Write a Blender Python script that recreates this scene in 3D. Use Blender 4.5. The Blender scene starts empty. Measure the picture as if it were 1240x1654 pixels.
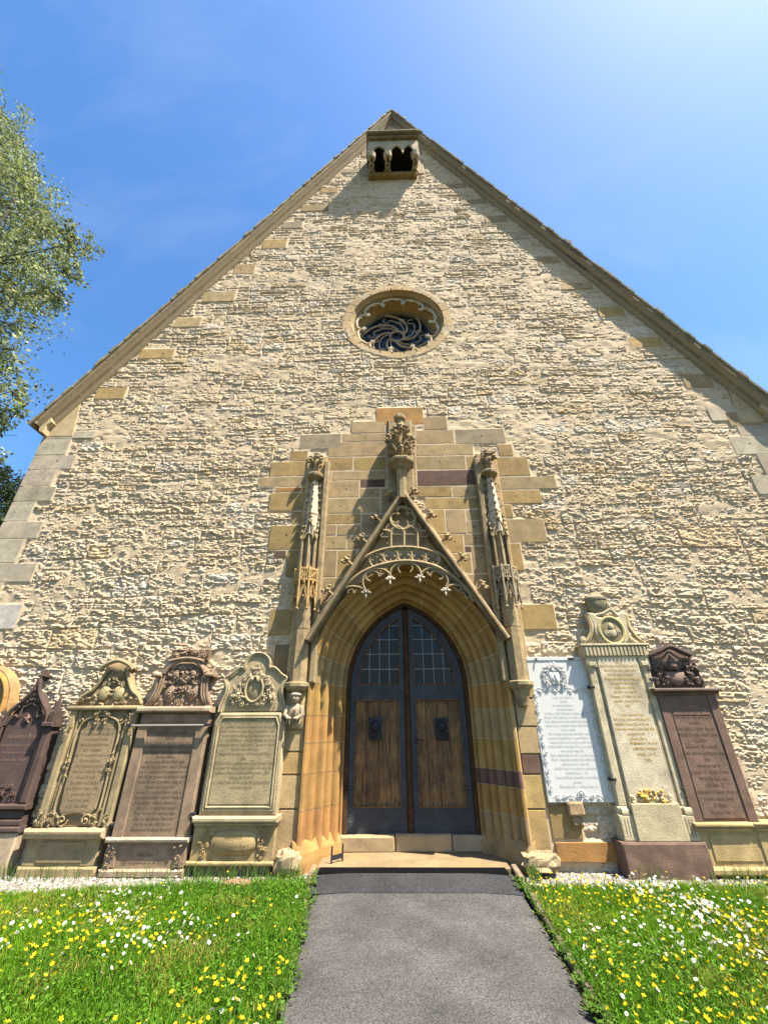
import bpy, math
import numpy as np
from mathutils import Vector, Matrix
SC = bpy.context.scene
COL = SC.collection
rng = np.random.default_rng(11)
PI = math.pi

# ------------------------------------------------------------------ camera
# wall face is the plane y=0 (church behind it, y>0); camera stands 6.44 m in front, eye height 1.6 m
FPX, CX, CY = 660.0, 620.0, 827.0
EYE = 1.6
_U = np.array([613.0 - CX, CY + 440.0, FPX]); _U /= np.linalg.norm(_U)
_hz = -0.02
_H = np.array([1.0, -(_U[0] + _hz * _U[2]) / _U[1], _hz]); _H /= np.linalg.norm(_H)
_N = np.cross(_H, _U)
if _N[2] < 0: _N = -_N
_r = np.array([0, CY - 1410.0, FPX])
DIST = EYE * (_r @ _N) / -(_r @ _U)
cd = bpy.data.cameras.new('camera'); cam = bpy.data.objects.new('camera', cd); COL.objects.link(cam)
cd.sensor_fit = 'VERTICAL'; cd.sensor_height = 24.0; cd.sensor_width = 18.0
cd.lens = FPX / 1654.0 * 24.0
cd.clip_start = 0.05; cd.clip_end = 3000
R = Vector((_H[0], _N[0], _U[0])); Uv = Vector((_H[1], _N[1], _U[1])); Fv = Vector((_H[2], _N[2], _U[2]))
cam.matrix_world = Matrix(((R[0], Uv[0], -Fv[0], 0), (R[1], Uv[1], -Fv[1], -DIST), (R[2], Uv[2], -Fv[2], EYE), (0, 0, 0, 1)))
SC.camera = cam

# ------------------------------------------------------------------ sky, sun, exposure
SUN_DIR = Vector((1.9, -1.14, 4.2)).normalized()
ELEV = math.asin(SUN_DIR.z); AZ = math.atan2(SUN_DIR.x, SUN_DIR.y)
W_ = bpy.data.worlds.new('World'); SC.world = W_; W_.use_nodes = True
nt = W_.node_tree; nt.nodes.clear()
sky = nt.nodes.new('ShaderNodeTexSky'); sky.sky_type = 'NISHITA'; sky.sun_disc = False
sky.sun_elevation = ELEV; sky.sun_rotation = AZ
sky.altitude = 300; sky.air_density = 1.0; sky.dust_density = 1.2; sky.ozone_density = 2.0
bgn = nt.nodes.new('ShaderNodeBackground'); bgn.inputs['Strength'].default_value = 0.05
out = nt.nodes.new('ShaderNodeOutputWorld')
# faint streaks of high cirrus
tc = nt.nodes.new('ShaderNodeTexCoord'); mp = nt.nodes.new('ShaderNodeMapping')
mp.inputs['Rotation'].default_value = (0.3, 0.5, 0.7); mp.inputs['Scale'].default_value = (1.2, 3.2, 2.0)
nz = nt.nodes.new('ShaderNodeTexNoise'); nz.inputs['Scale'].default_value = 1.6; nz.inputs['Detail'].default_value = 7
nz.inputs['Roughness'].default_value = 0.55; nz.inputs['Distortion'].default_value = 0.6
rp = nt.nodes.new('ShaderNodeValToRGB'); rp.color_ramp.elements[0].position = 0.50; rp.color_ramp.elements[1].position = 0.85
rp.color_ramp.elements[0].color = (0, 0, 0, 1); rp.color_ramp.elements[1].color = (0.16, 0.16, 0.16, 1)
mx = nt.nodes.new('ShaderNodeMix'); mx.data_type = 'RGBA'; mx.inputs[7].default_value = (6.0, 6.6, 7.4, 1)
hs = nt.nodes.new('ShaderNodeHueSaturation'); hs.inputs['Saturation'].default_value = 1.26; hs.inputs['Value'].default_value = 1.85
nt.links.new(tc.outputs['Generated'], mp.inputs[0]); nt.links.new(mp.outputs[0], nz.inputs['Vector'])
nt.links.new(nz.outputs['Fac'], rp.inputs[0]); nt.links.new(rp.outputs[0], mx.inputs[0])
nt.links.new(sky.outputs[0], hs.inputs['Color']); nt.links.new(hs.outputs[0], mx.inputs[6])
nt.links.new(mx.outputs[2], bgn.inputs[0]); nt.links.new(bgn.outputs[0], out.inputs[0])
sd = bpy.data.lights.new('sun', 'SUN'); sd.energy = 5.0; sd.angle = math.radians(0.5); sd.color = (1.0, 0.94, 0.84)
so = bpy.data.objects.new('sun', sd); COL.objects.link(so); so.location = (10, -10, 30)
so.rotation_euler = SUN_DIR.to_track_quat('Z', 'Y').to_euler()
SC.view_settings.view_transform = 'Standard'; SC.view_settings.look = 'None'
SC.view_settings.exposure = 1.78; SC.view_settings.gamma = 1.0; SC.view_settings.use_curve_mapping = False
SC.cycles.max_bounces = 6; SC.cycles.diffuse_bounces = 4; SC.cycles.transparent_max_bounces = 6
SC.cycles.use_denoising = True

# ------------------------------------------------------------------ photo pixel -> metres on the plane d in front of the wall
def W(px, py, d=0.0):
    v = np.array([px - CX, CY - py, FPX]); w = (v @ _H, v @ _N, v @ _U)
    t = (DIST - d) / w[1]
    return w[0] * t, EYE + w[2] * t
def P(px, py, d=0.0):
    x, z = W(px, py, d); return (x, -d, z)
def GP(px, py, z=0.0):
    v = np.array([px - CX, CY - py, FPX]); w = (v @ _H, v @ _N, v @ _U)
    t = (z - EYE) / w[2]
    return w[0] * t, w[1] * t - DIST
def proj(x, y, z):
    a = x; b = y + DIST; c = z - EYE
    f = a * _H[2] + b * _N[2] + c * _U[2]
    return CX + FPX * (a * _H[0] + b * _N[0] + c * _U[0]) / f, CY - FPX * (a * _H[1] + b * _N[1] + c * _U[1]) / f
X0 = 0.19                                                            # axis of the church front

# ------------------------------------------------------------------ noise helpers
_TAB = np.random.default_rng(3).random((8, 256, 256))
def vnoise(x, z, k=0):
    xi = np.floor(x).astype(int); zi = np.floor(z).astype(int); fx = x - xi; fz = z - zi
    fx = fx * fx * (3 - 2 * fx); fz = fz * fz * (3 - 2 * fz); T = _TAB[k % 8]
    a = T[xi % 256, zi % 256]; b = T[(xi + 1) % 256, zi % 256]; c = T[xi % 256, (zi + 1) % 256]; e = T[(xi + 1) % 256, (zi + 1) % 256]
    return (a * (1 - fx) + b * fx) * (1 - fz) + (c * (1 - fx) + e * fx) * fz
def fbm(x, z, k=0, o=3):
    s = 0; a = 0.5; t = 0
    for i in range(o):
        s = s + a * vnoise(x * 2 ** i, z * 2 ** i, k + i); t += a; a *= 0.5
    return s / t
def facet(x, z, sx, sz, k=0, gz=(-0.25, 0.75), gx=(-0.5, 0.4)):
    """split-stone relief: tilted facets with steps between them"""
    X = x / sx; Z = z / sz; xi = np.floor(X).astype(int); zi = np.floor(Z).astype(int)
    best = np.full(X.shape, 9e9); h = np.zeros(X.shape)
    for di in (-1, 0, 1):
        for dj in (-1, 0, 1):
            ci = (xi + di) % 256; cj = (zi + dj) % 256
            ox = (xi + di) + 0.15 + 0.7 * _TAB[k % 8][ci, cj]; oz = (zi + dj) + 0.15 + 0.7 * _TAB[(k + 1) % 8][ci, cj]
            dx = X - ox; dz = Z - oz; dd = dx * dx + dz * dz
            a = _TAB[(k + 2) % 8][ci, cj]; g1 = gx[0] + (gx[1] - gx[0]) * _TAB[(k + 3) % 8][ci, cj]; g2 = gz[0] + (gz[1] - gz[0]) * _TAB[(k + 4) % 8][ci, cj]
            v = a - 0.5 + g1 * dx + g2 * dz
            m = dd < best; best = np.where(m, dd, best); h = np.where(m, v, h)
    return h

# ------------------------------------------------------------------ materials
def nodes(name):
    m = bpy.data.materials.new(name); m.use_nodes = True; n = m.node_tree; b = n.nodes['Principled BSDF']
    return m, n, b
def stone_mat(name, mott=0.35, mscale=6.0, bump=0.35, bscale=60.0, rough=0.9, stain=0.25, stain_col=(0.10, 0.085, 0.06), lichen=0.0, pit=0.0, lich_col=(0.55, 0.36, 0.06)):
    m, n, b = nodes(name); L = n.links.new
    at = n.nodes.new('ShaderNodeAttribute'); at.attribute_name = 'Col'
    geo = n.nodes.new('ShaderNodeNewGeometry')
    n1 = n.nodes.new('ShaderNodeTexNoise'); n1.inputs['Scale'].default_value = mscale; n1.inputs['Detail'].default_value = 8; n1.inputs['Roughness'].default_value = 0.65
    L(geo.outputs['Position'], n1.inputs['Vector'])
    mr = n.nodes.new('ShaderNodeMapRange'); mr.inputs[1].default_value = 0.25; mr.inputs[2].default_value = 0.75; mr.inputs[3].default_value = 1 - mott; mr.inputs[4].default_value = 1 + mott
    L(n1.outputs['Fac'], mr.inputs[0])
    mu = n.nodes.new('ShaderNodeMix'); mu.data_type = 'RGBA'; mu.blend_type = 'MULTIPLY'; mu.inputs[0].default_value = 1
    tint = n.nodes.new('ShaderNodeMix'); tint.data_type = 'RGBA'; tint.blend_type = 'MULTIPLY'; tint.inputs[0].default_value = 1; tint.inputs[7].default_value = (0.985, 0.93, 0.845, 1)
    L(at.outputs['Color'], tint.inputs[6]); L(tint.outputs[2], mu.inputs[6]); L(mr.outputs[0], mu.inputs[7]); last = mu.outputs[2]
    n2 = n.nodes.new('ShaderNodeTexNoise'); n2.inputs['Scale'].default_value = 1.7; n2.inputs['Detail'].default_value = 9; n2.inputs['Roughness'].default_value = 0.7
    L(geo.outputs['Position'], n2.inputs['Vector'])
    r2 = n.nodes.new('ShaderNodeMapRange'); r2.inputs[1].default_value = 0.50; r2.inputs[2].default_value = 0.72; r2.inputs[3].default_value = 0; r2.inputs[4].default_value = stain
    L(n2.outputs['Fac'], r2.inputs[0])
    ms = n.nodes.new('ShaderNodeMix'); ms.data_type = 'RGBA'; L(r2.outputs[0], ms.inputs[0]); L(last, ms.inputs[6]); ms.inputs[7].default_value = (*stain_col, 1); last = ms.outputs[2]
    if lichen > 0:
        n3 = n.nodes.new('ShaderNodeTexNoise'); n3.inputs['Scale'].default_value = 3.3; n3.inputs['Detail'].default_value = 10; n3.inputs['Roughness'].default_value = 0.75
        mpn = n.nodes.new('ShaderNodeMapping'); mpn.inputs['Location'].default_value = (7, 3, 1); L(geo.outputs['Position'], mpn.inputs[0]); L(mpn.outputs[0], n3.inputs['Vector'])
        r3 = n.nodes.new('ShaderNodeMapRange'); r3.inputs[1].default_value = 0.60; r3.inputs[2].default_value = 0.68; r3.inputs[3].default_value = 0; r3.inputs[4].default_value = lichen
        L(n3.outputs['Fac'], r3.inputs[0])
        ml = n.nodes.new('ShaderNodeMix'); ml.data_type = 'RGBA'; L(r3.outputs[0], ml.inputs[0]); L(last, ml.inputs[6]); ml.inputs[7].default_value = (*lich_col, 1); last = ml.outputs[2]
    if pit > 0:
        vo = n.nodes.new('ShaderNodeTexNoise'); vo.inputs['Scale'].default_value = 95; vo.inputs['Detail'].default_value = 4
        L(geo.outputs['Position'], vo.inputs['Vector'])
        rv = n.nodes.new('ShaderNodeMapRange'); rv.inputs[1].default_value = 0.30; rv.inputs[2].default_value = 0.45; rv.inputs[3].default_value = 1 - pit; rv.inputs[4].default_value = 1.0
        L(vo.outputs['Fac'], rv.inputs[0])
        mpit = n.nodes.new('ShaderNodeMix'); mpit.data_type = 'RGBA'; mpit.blend_type = 'MULTIPLY'; mpit.inputs[0].default_value = 1
        L(last, mpit.inputs[6]); L(rv.outputs[0], mpit.inputs[7]); last = mpit.outputs[2]
    L(last, b.inputs['Base Color']); b.inputs['Roughness'].default_value = rough
    b.inputs['Specular IOR Level'].default_value = 0.25
    nb = n.nodes.new('ShaderNodeTexNoise'); nb.inputs['Scale'].default_value = bscale; nb.inputs['Detail'].default_value = 6; nb.inputs['Roughness'].default_value = 0.7
    L(geo.outputs['Position'], nb.inputs['Vector'])
    bp = n.nodes.new('ShaderNodeBump'); bp.inputs['Strength'].default_value = bump; bp.inputs['Distance'].default_value = 0.02
    L(nb.outputs['Fac'], bp.inputs['Height']); L(bp.outputs[0], b.inputs['Normal'])
    return m
M_RUB = stone_mat('limestone_rubble', 0.28, 9, 0.55, 70, 0.95, 0.15, (0.28, 0.23, 0.15), 0.30, 0.35, (0.45, 0.33, 0.12))
M_MOR = stone_mat('lime_mortar', 0.22, 11, 0.6, 60, 0.95, 0.15, (0.30, 0.24, 0.17), 0.0, 0.2)
M_ASH = stone_mat('sandstone_ashlar', 0.32, 5, 0.55, 75, 0.95, 0.55, (0.14, 0.11, 0.065), 0.30, 0.5, (0.36, 0.20, 0.06))
M_CARV = stone_mat('carved_sandstone', 0.38, 10, 0.55, 70, 0.95, 0.75, (0.085, 0.07, 0.048), 0.35, 0.4, (0.34, 0.24, 0.07))
M_JAMB = stone_mat('jamb_sandstone', 0.34, 3.5, 0.4, 70, 0.9, 0.50, (0.20, 0.12, 0.03), 0.35, 0.25, (0.40, 0.20, 0.03))
M_SLAB = stone_mat('weathered_slab', 0.30, 6, 0.5, 75, 0.95, 0.70, (0.12, 0.095, 0.055), 0.30, 0.4, (0.33, 0.25, 0.10))
M_SLABD = stone_mat('brown_slab', 0.34, 7, 0.5, 80, 0.95, 0.55, (0.07, 0.055, 0.04), 0.15, 0.3, (0.35, 0.30, 0.2))
M_WHITE = stone_mat('white_marble', 0.05, 4, 0.08, 60, 0.6, 0.10, (0.5, 0.5, 0.48), 0.0, 0.05)
M_ROOF = stone_mat('roof_tile', 0.35, 8, 0.5, 50, 0.9, 0.4, (0.06, 0.06, 0.045), 0.4, 0.2, (0.22, 0.20, 0.10))
M_GRAV = stone_mat('gravel', 0.2, 20, 0.2, 80, 0.9, 0.1)
def simple_mat(name, col, rough=0.5, metal=0.0, spec=0.5, bump=0.0, bs=40, mott=0.0, ms=8, attr=False):
    m, n, b = nodes(name); L = n.links.new
    b.inputs['Base Color'].default_value = (*col, 1); b.inputs['Roughness'].default_value = rough; b.inputs['Metallic'].default_value = metal
    b.inputs['Specular IOR Level'].default_value = spec
    geo = n.nodes.new('ShaderNodeNewGeometry')
    if mott > 0:
        n1 = n.nodes.new('ShaderNodeTexNoise'); n1.inputs['Scale'].default_value = ms; n1.inputs['Detail'].default_value = 8; L(geo.outputs['Position'], n1.inputs['Vector'])
        r = n.nodes.new('ShaderNodeValToRGB'); r.color_ramp.elements[0].position = 0.3; r.color_ramp.elements[1].position = 0.75
        r.color_ramp.elements[0].color = (*[c * (1 - mott) for c in col], 1); r.color_ramp.elements[1].color = (*[c * (1 + mott) for c in col], 1)
        L(n1.outputs['Fac'], r.inputs[0]); L(r.outputs[0], b.inputs['Base Color'])
    if bump > 0:
        n2 = n.nodes.new('ShaderNodeTexNoise'); n2.inputs['Scale'].default_value = bs; n2.inputs['Detail'].default_value = 5; L(geo.outputs['Position'], n2.inputs['Vector'])
        bp = n.nodes.new('ShaderNodeBump'); bp.inputs['Strength'].default_value = bump; bp.inputs['Distance'].default_value = 0.01
        L(n2.outputs['Fac'], bp.inputs['Height']); L(bp.outputs[0], b.inputs['Normal'])
    return m
M_IRON = simple_mat('blue_iron', (0.034, 0.035, 0.036), 0.6, 0.0, 0.3, 0.25, 45, 0.35, 6)
M_BLACK = simple_mat('black_iron', (0.020, 0.021, 0.024), 0.6, 0.4, 0.5, 0.2, 60)
M_RUST = simple_mat('rusty_edge', (0.14, 0.065, 0.022), 0.85, 0.0, 0.3, 0.4, 60, 0.5, 30)
M_DARKWOOD = simple_mat('dark_wood', (0.055, 0.028, 0.013), 0.85, 0, 0.12, 0.4, 50, 0.45, 9)
M_VOID_SHADE = simple_mat('dark_inside_and_shade', (0.02, 0.018, 0.015), 0.95, 0, 0.1)  # near-black of the voids; also the shade painted under the bell opening's cover
M_TEXT = simple_mat('worn_dark_letters', (0.165, 0.125, 0.07), 0.9, 0, 0.2, 0, 40, 0.3, 60)
M_GOLD = simple_mat('ochre_letters', (0.42, 0.24, 0.04), 0.6, 0, 0.3, 0, 40, 0.45, 50)
M_GREYT = simple_mat('pale_grey_letters', (0.40, 0.40, 0.39), 0.8, 0, 0.2, 0, 40, 0.35, 60)
M_BROWNT = simple_mat('dark_brown_letters', (0.105, 0.072, 0.050), 0.9, 0, 0.2, 0, 40, 0.3, 60)
M_RIVET = simple_mat('rivet_heads', (0.085, 0.085, 0.085), 0.5, 0.2, 0.4)
M_MAT = simple_mat('black_rubber', (0.0045, 0.0045, 0.005), 0.9, 0, 0.05, 0.5, 180)
def wood_mat():
    m, n, b = nodes('oak_planks'); L = n.links.new
    at = n.nodes.new('ShaderNodeAttribute'); at.attribute_name = 'Col'
    geo = n.nodes.new('ShaderNodeNewGeometry'); mp = n.nodes.new('ShaderNodeMapping'); mp.inputs['Scale'].default_value = (26, 26, 1.5); L(geo.outputs['Position'], mp.inputs[0])
    n1 = n.nodes.new('ShaderNodeTexNoise'); n1.inputs['Scale'].default_value = 2.2; n1.inputs['Detail'].default_value = 10; n1.inputs['Distortion'].default_value = 1.2; n1.inputs['Roughness'].default_value = 0.7
    L(mp.outputs[0], n1.inputs['Vector'])
    r = n.nodes.new('ShaderNodeValToRGB'); e = r.color_ramp.elements; e[0].position = 0.35; e[1].position = 0.68; e[0].color = (0.026, 0.013, 0.006, 1); e[1].color = (0.30, 0.16, 0.055, 1)
    L(n1.outputs['Fac'], r.inputs[0])
    n2 = n.nodes.new('ShaderNodeTexNoise'); n2.inputs['Scale'].default_value = 3; n2.inputs['Detail'].default_value = 6; L(geo.outputs['Position'], n2.inputs['Vector'])
    mr = n.nodes.new('ShaderNodeMapRange'); mr.inputs[1].default_value = 0.35; mr.inputs[2].default_value = 0.7; mr.inputs[3].default_value = 1.15; mr.inputs[4].default_value = 0.45; L(n2.outputs['Fac'], mr.inputs[0])
    mu = n.nodes.new('ShaderNodeMix'); mu.data_type = 'RGBA'; mu.blend_type = 'MULTIPLY'; mu.inputs[0].default_value = 1; L(r.outputs[0], mu.inputs[6]); L(mr.outputs[0], mu.inputs[7])
    m2 = n.nodes.new('ShaderNodeMix'); m2.data_type = 'RGBA'; m2.blend_type = 'MULTIPLY'; m2.inputs[0].default_value = 1; L(mu.outputs[2], m2.inputs[6]); L(at.outputs['Color'], m2.inputs[7])
    L(m2.outputs[2], b.inputs['Base Color']); b.inputs['Roughness'].default_value = 0.75; b.inputs['Specular IOR Level'].default_value = 0.3
    bp = n.nodes.new('ShaderNodeBump'); bp.inputs['Strength'].default_value = 0.5; bp.inputs['Distance'].default_value = 0.006; L(n1.outputs['Fac'], bp.inputs['Height']); L(bp.outputs[0], b.inputs['Normal'])
    return m
M_WOOD = wood_mat()
def glass_mat(name, col, rough):
    m, n, b = nodes(name); L = n.links.new
    at = n.nodes.new('ShaderNodeAttribute'); at.attribute_name = 'Col'; L(at.outputs['Color'], b.inputs['Base Color'])
    b.inputs['Roughness'].default_value = rough; b.inputs['Specular IOR Level'].default_value = 0.22
    geo = n.nodes.new('ShaderNodeNewGeometry'); n2 = n.nodes.new('ShaderNodeTexNoise'); n2.inputs['Scale'].default_value = 14; L(geo.outputs['Position'], n2.inputs['Vector'])
    bp = n.nodes.new('ShaderNodeBump'); bp.inputs['Strength'].default_value = 0.25; bp.inputs['Distance'].default_value = 0.01; L(n2.outputs['Fac'], bp.inputs['Height']); L(bp.outputs[0], b.inputs['Normal'])
    return m
M_GLASS = glass_mat('leaded_glass', (0.01, 0.012, 0.012), 0.25)
def asphalt_mat(name, lo, hi, tint):
    m, n, b = nodes(name); L = n.links.new
    geo = n.nodes.new('ShaderNodeNewGeometry')
    vo = n.nodes.new('ShaderNodeTexVoronoi'); vo.inputs['Scale'].default_value = 150; L(geo.outputs['Position'], vo.inputs['Vector'])
    n1 = n.nodes.new('ShaderNodeTexNoise'); n1.inputs['Scale'].default_value = 1.8; n1.inputs['Detail'].default_value = 6; n1.inputs['Roughness'].default_value = 0.6; L(geo.outputs['Position'], n1.inputs['Vector'])
    sp = n.nodes.new('ShaderNodeSeparateColor'); L(vo.outputs['Color'], sp.inputs[0])
    r = n.nodes.new('ShaderNodeValToRGB'); e = r.color_ramp.elements
    e[0].position = 0.25; e[1].position = 0.95; e[0].color = (*[lo * t for t in tint], 1); e[1].color = (*[hi * t for t in tint], 1)
    L(sp.outputs[0], r.inputs[0])
    mr = n.nodes.new('ShaderNodeMapRange'); mr.inputs[1].default_value = 0.35; mr.inputs[2].default_value = 0.68; mr.inputs[3].default_value = 0.68; mr.inputs[4].default_value = 1.25; L(n1.outputs['Fac'], mr.inputs[0])
    mu = n.nodes.new('ShaderNodeMix'); mu.data_type = 'RGBA'; mu.blend_type = 'MULTIPLY'; mu.inputs[0].default_value = 1; L(r.outputs[0], mu.inputs[6]); L(mr.outputs[0], mu.inputs[7])
    L(mu.outputs[2], b.inputs['Base Color']); b.inputs['Roughness'].default_value = 0.85; b.inputs['Specular IOR Level'].default_value = 0.3
    bp = n.nodes.new('ShaderNodeBump'); bp.inputs['Strength'].default_value = 0.7; bp.inputs['Distance'].default_value = 0.006; L(vo.outputs['Distance'], bp.inputs['Height']); L(bp.outputs[0], b.inputs['Normal'])
    return m
M_ASPH = asphalt_mat('asphalt', 0.036, 0.104, (1.0, 0.925, 0.845))
M_ASPH2 = asphalt_mat('new_asphalt', 0.014, 0.045, (1.0, 0.98, 0.97))
def leaf_mat(name, trans=0.35, rough=0.5, spec=0.4):
    m, n, b = nodes(name); L = n.links.new
    at = n.nodes.new('ShaderNodeAttribute'); at.attribute_name = 'Col'; L(at.outputs['Color'], b.inputs['Base Color'])
    b.inputs['Roughness'].default_value = rough; b.inputs['Specular IOR Level'].default_value = spec
    tr = n.nodes.new('ShaderNodeBsdfTranslucent'); L(at.outputs['Color'], tr.inputs['Color'])
    ms = n.nodes.new('ShaderNodeMixShader'); ms.inputs[0].default_value = trans; L(b.outputs[0], ms.inputs[1]); L(tr.outputs[0], ms.inputs[2])
    L(ms.outputs[0], n.nodes['Material Output'].inputs[0])
    return m
M_LEAF = leaf_mat('birch_leaf', 0.40, 0.6, 0.15)
M_GRASS = leaf_mat('grass_blade', 0.42, 0.6, 0.15)
M_PETAL = leaf_mat('petal', 0.25, 0.6, 0.3)
M_BARK = simple_mat('bark', (0.06, 0.05, 0.04), 0.9, 0, 0.2, 0.6, 20, 0.4, 6)
M_SOIL = simple_mat('soil_and_turf', (0.048, 0.048, 0.022), 0.95, 0, 0.1, 0.8, 30, 0.5, 12)

# ------------------------------------------------------------------ objects
ORG = {}
def props(o, label=None, cat=None, group=None, kind=None):
    if label: o['label'] = label
    if cat: o['category'] = cat
    if group: o['group'] = group
    if kind: o['kind'] = kind
    return o
def thing(name, loc, label, cat, group=None):
    o = bpy.data.objects.new(name, None); COL.objects.link(o); o.location = loc; o.empty_display_size = 0.2
    ORG[o.name] = Vector(loc); return props(o, label, cat, group)
class MB:
    def __init__(s): s.v = []; s.f = []; s.c = []; s.n = 0
    def add(s, verts, faces, col=(1, 1, 1)):
        v = np.asarray(verts, float).reshape(-1, 3); k = s.n
        s.v.append(v)
        c = np.asarray(col, float)
        s.c.append(np.tile(c, (len(v), 1)) if c.ndim == 1 else c)
        if isinstance(faces, np.ndarray): s.f.append(faces + k)
        else:
            g = {}
            for f in faces: g.setdefault(len(f), []).append(f)
            for q in g.values(): s.f.append(np.array(q) + k)
        s.n += len(v)
    def build(s, name, mat, parent=None, smooth=None, label=None, kind=None):
        org = np.array(ORG[parent.name]) if parent is not None and parent.name in ORG else np.zeros(3)
        v = np.concatenate(s.v) - org; me = bpy.data.meshes.new(name)
        me.vertices.add(len(v)); me.vertices.foreach_set('co', v.astype(np.float32).ravel())
        fl = [f.ravel() for f in s.f]; sz = np.concatenate([np.full(len(f), f.shape[1]) for f in s.f])
        lv = np.concatenate(fl); me.loops.add(len(lv)); me.loops.foreach_set('vertex_index', lv.astype(np.int32))
        st = np.concatenate([[0], np.cumsum(sz)[:-1]]); me.polygons.add(len(sz)); me.polygons.foreach_set('loop_start', st.astype(np.int32))
        me.polygons.foreach_set('loop_total', sz.astype(np.int32))
        me.polygons.foreach_set('use_smooth', np.full(len(sz), smooth is not None))
        me.update(calc_edges=True); me.validate()
        if smooth is not None and smooth < 3: me.set_sharp_from_angle(angle=smooth)
        a = me.attributes.new('Col', 'FLOAT_COLOR', 'POINT')
        c = np.concatenate(s.c); a.data.foreach_set('color', np.concatenate([c, np.ones((len(c), 1))], 1).astype(np.float32).ravel())
        me.materials.append(mat)
        o = bpy.data.objects.new(name, me); COL.objects.link(o)
        if parent is not None:
            o.parent = parent
            ORG[o.name] = Vector(org)
        return props(o, label, None, None, kind)

def jit(col, a=0.08):
    return np.clip(np.array(col) * (1 + rng.uniform(-a, a)) * (1 + rng.uniform(-a * 0.35, a * 0.35, 3)), 0, 1)
def box(mb, x0, x1, d0, d1, z0, z1, col=(1, 1, 1), bev=0.008, rough=0.0):
    """block; front face at d1 (towards the viewer), bevelled front edges"""
    b = min(bev, (x1 - x0) * .3, (z1 - z0) * .3)
    v = [(x0, -d0, z0), (x1, -d0, z0), (x1, -d0, z1), (x0, -d0, z1), (x0, -d1 + b, z0), (x1, -d1 + b, z0), (x1, -d1 + b, z1), (x0, -d1 + b, z1),
         (x0 + b, -d1, z0 + b), (x1 - b, -d1, z0 + b), (x1 - b, -d1, z1 - b), (x0 + b, -d1, z1 - b)]
    v = np.array(v)
    if rough: v = v + rng.uniform(-rough, rough, v.shape)
    mb.add(v, [(0, 1, 5, 4), (1, 2, 6, 5), (2, 3, 7, 6), (3, 0, 4, 7), (4, 5, 9, 8), (5, 6, 10, 9), (6, 7, 11, 10), (7, 4, 8, 11), (8, 9, 10, 11), (3, 2, 1, 0)], col)
def roughblock(mb, x0, x1, d0, d1, z0, z1, col, amp=0.006, res=0.04, bev=0.012, seed=0):
    """dressed block with a slightly uneven face and worn arrises"""
    nx = max(3, int((x1 - x0) / res) + 1); nz_ = max(3, int((z1 - z0) / res) + 1)
    bu = min(.3, bev / (x1 - x0)); bw = min(.3, bev / (z1 - z0)); nx += 2; nz_ += 2
    u = np.concatenate([[0], np.linspace(bu, 1 - bu, nx - 2), [1]]); w = np.concatenate([[0], np.linspace(bw, 1 - bw, nz_ - 2), [1]]); U, V = np.meshgrid(u, w)
    X = x0 + U * (x1 - x0); Z = z0 + V * (z1 - z0)
    e = np.minimum(np.minimum(U, 1 - U) * (x1 - x0), np.minimum(V, 1 - V) * (z1 - z0))
    D = d1 + amp * (fbm(X * 9 + seed * 3.7, Z * 9 + seed, seed) - 0.5) * 2
    edge = (e < 1e-6)
    D = np.where(edge, D - bev, D)
    wob = 0.35 * bev * (vnoise(X * 14 + seed, Z * 14, 2) - 0.5)
    Xo = X + np.where((U < 1e-6) | (U > 1 - 1e-6), wob, 0); Zo = Z + np.where((V < 1e-6) | (V > 1 - 1e-6), wob, 0)
    v = np.stack([Xo, -D, Zo], -1).reshape(-1, 3); idx = np.arange(nx * nz_).reshape(nz_, nx)
    q = np.stack([idx[:-1, :-1], idx[:-1, 1:], idx[1:, 1:], idx[1:, :-1]], -1).reshape(-1, 4)
    mb.add(v, q, col)
    ring = np.concatenate([idx[0, :], idx[1:, -1], idx[-1, -2::-1], idx[-2:0:-1, 0]])
    vb = v[ring].copy(); vb[:, 1] = -d0; n = len(ring); vs = np.concatenate([v[ring], vb])
    fs = [(i, n + i, n + (i + 1) % n, (i + 1) % n) for i in range(n)]
    mb.add(vs, fs, col)
def prism(mb, pts, d0, d1, col=(1, 1, 1), bev=0.01):
    """outline (x,z), counter-clockwise seen from the front, from depth d0 to d1 with a bevelled front arris"""
    p = np.array(pts, float)
    if np.sum(p[:, 0] * np.roll(p[:, 1], -1) - np.roll(p[:, 0], -1) * p[:, 1]) < 0: p = p[::-1]
    n = len(p); e1 = p - np.roll(p, 1, 0); e2 = np.roll(p, -1, 0) - p
    e1 /= np.maximum(np.linalg.norm(e1, axis=1, keepdims=True), 1e-9); e2 /= np.maximum(np.linalg.norm(e2, axis=1, keepdims=True), 1e-9)
    nn = np.stack([-(e1 + e2)[:, 1], (e1 + e2)[:, 0]], 1); nn /= np.maximum(np.linalg.norm(nn, axis=1, keepdims=True), 1e-9)
    q = p + nn * bev
    v = np.concatenate([np.c_[p[:, 0], np.full(n, -d0), p[:, 1]], np.c_[p[:, 0], np.full(n, -d1 + bev), p[:, 1]], np.c_[q[:, 0], np.full(n, -d1), q[:, 1]]])
    f = []
    for k in (0, 1):
        f += [(k * n + i, k * n + (i + 1) % n, (k + 1) * n + (i + 1) % n, (k + 1) * n + i) for i in range(n)]
    f.append(tuple(range(2 * n, 3 * n))); f.append(tuple(range(n - 1, -1, -1)))
    mb.add(v, f, col)
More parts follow.
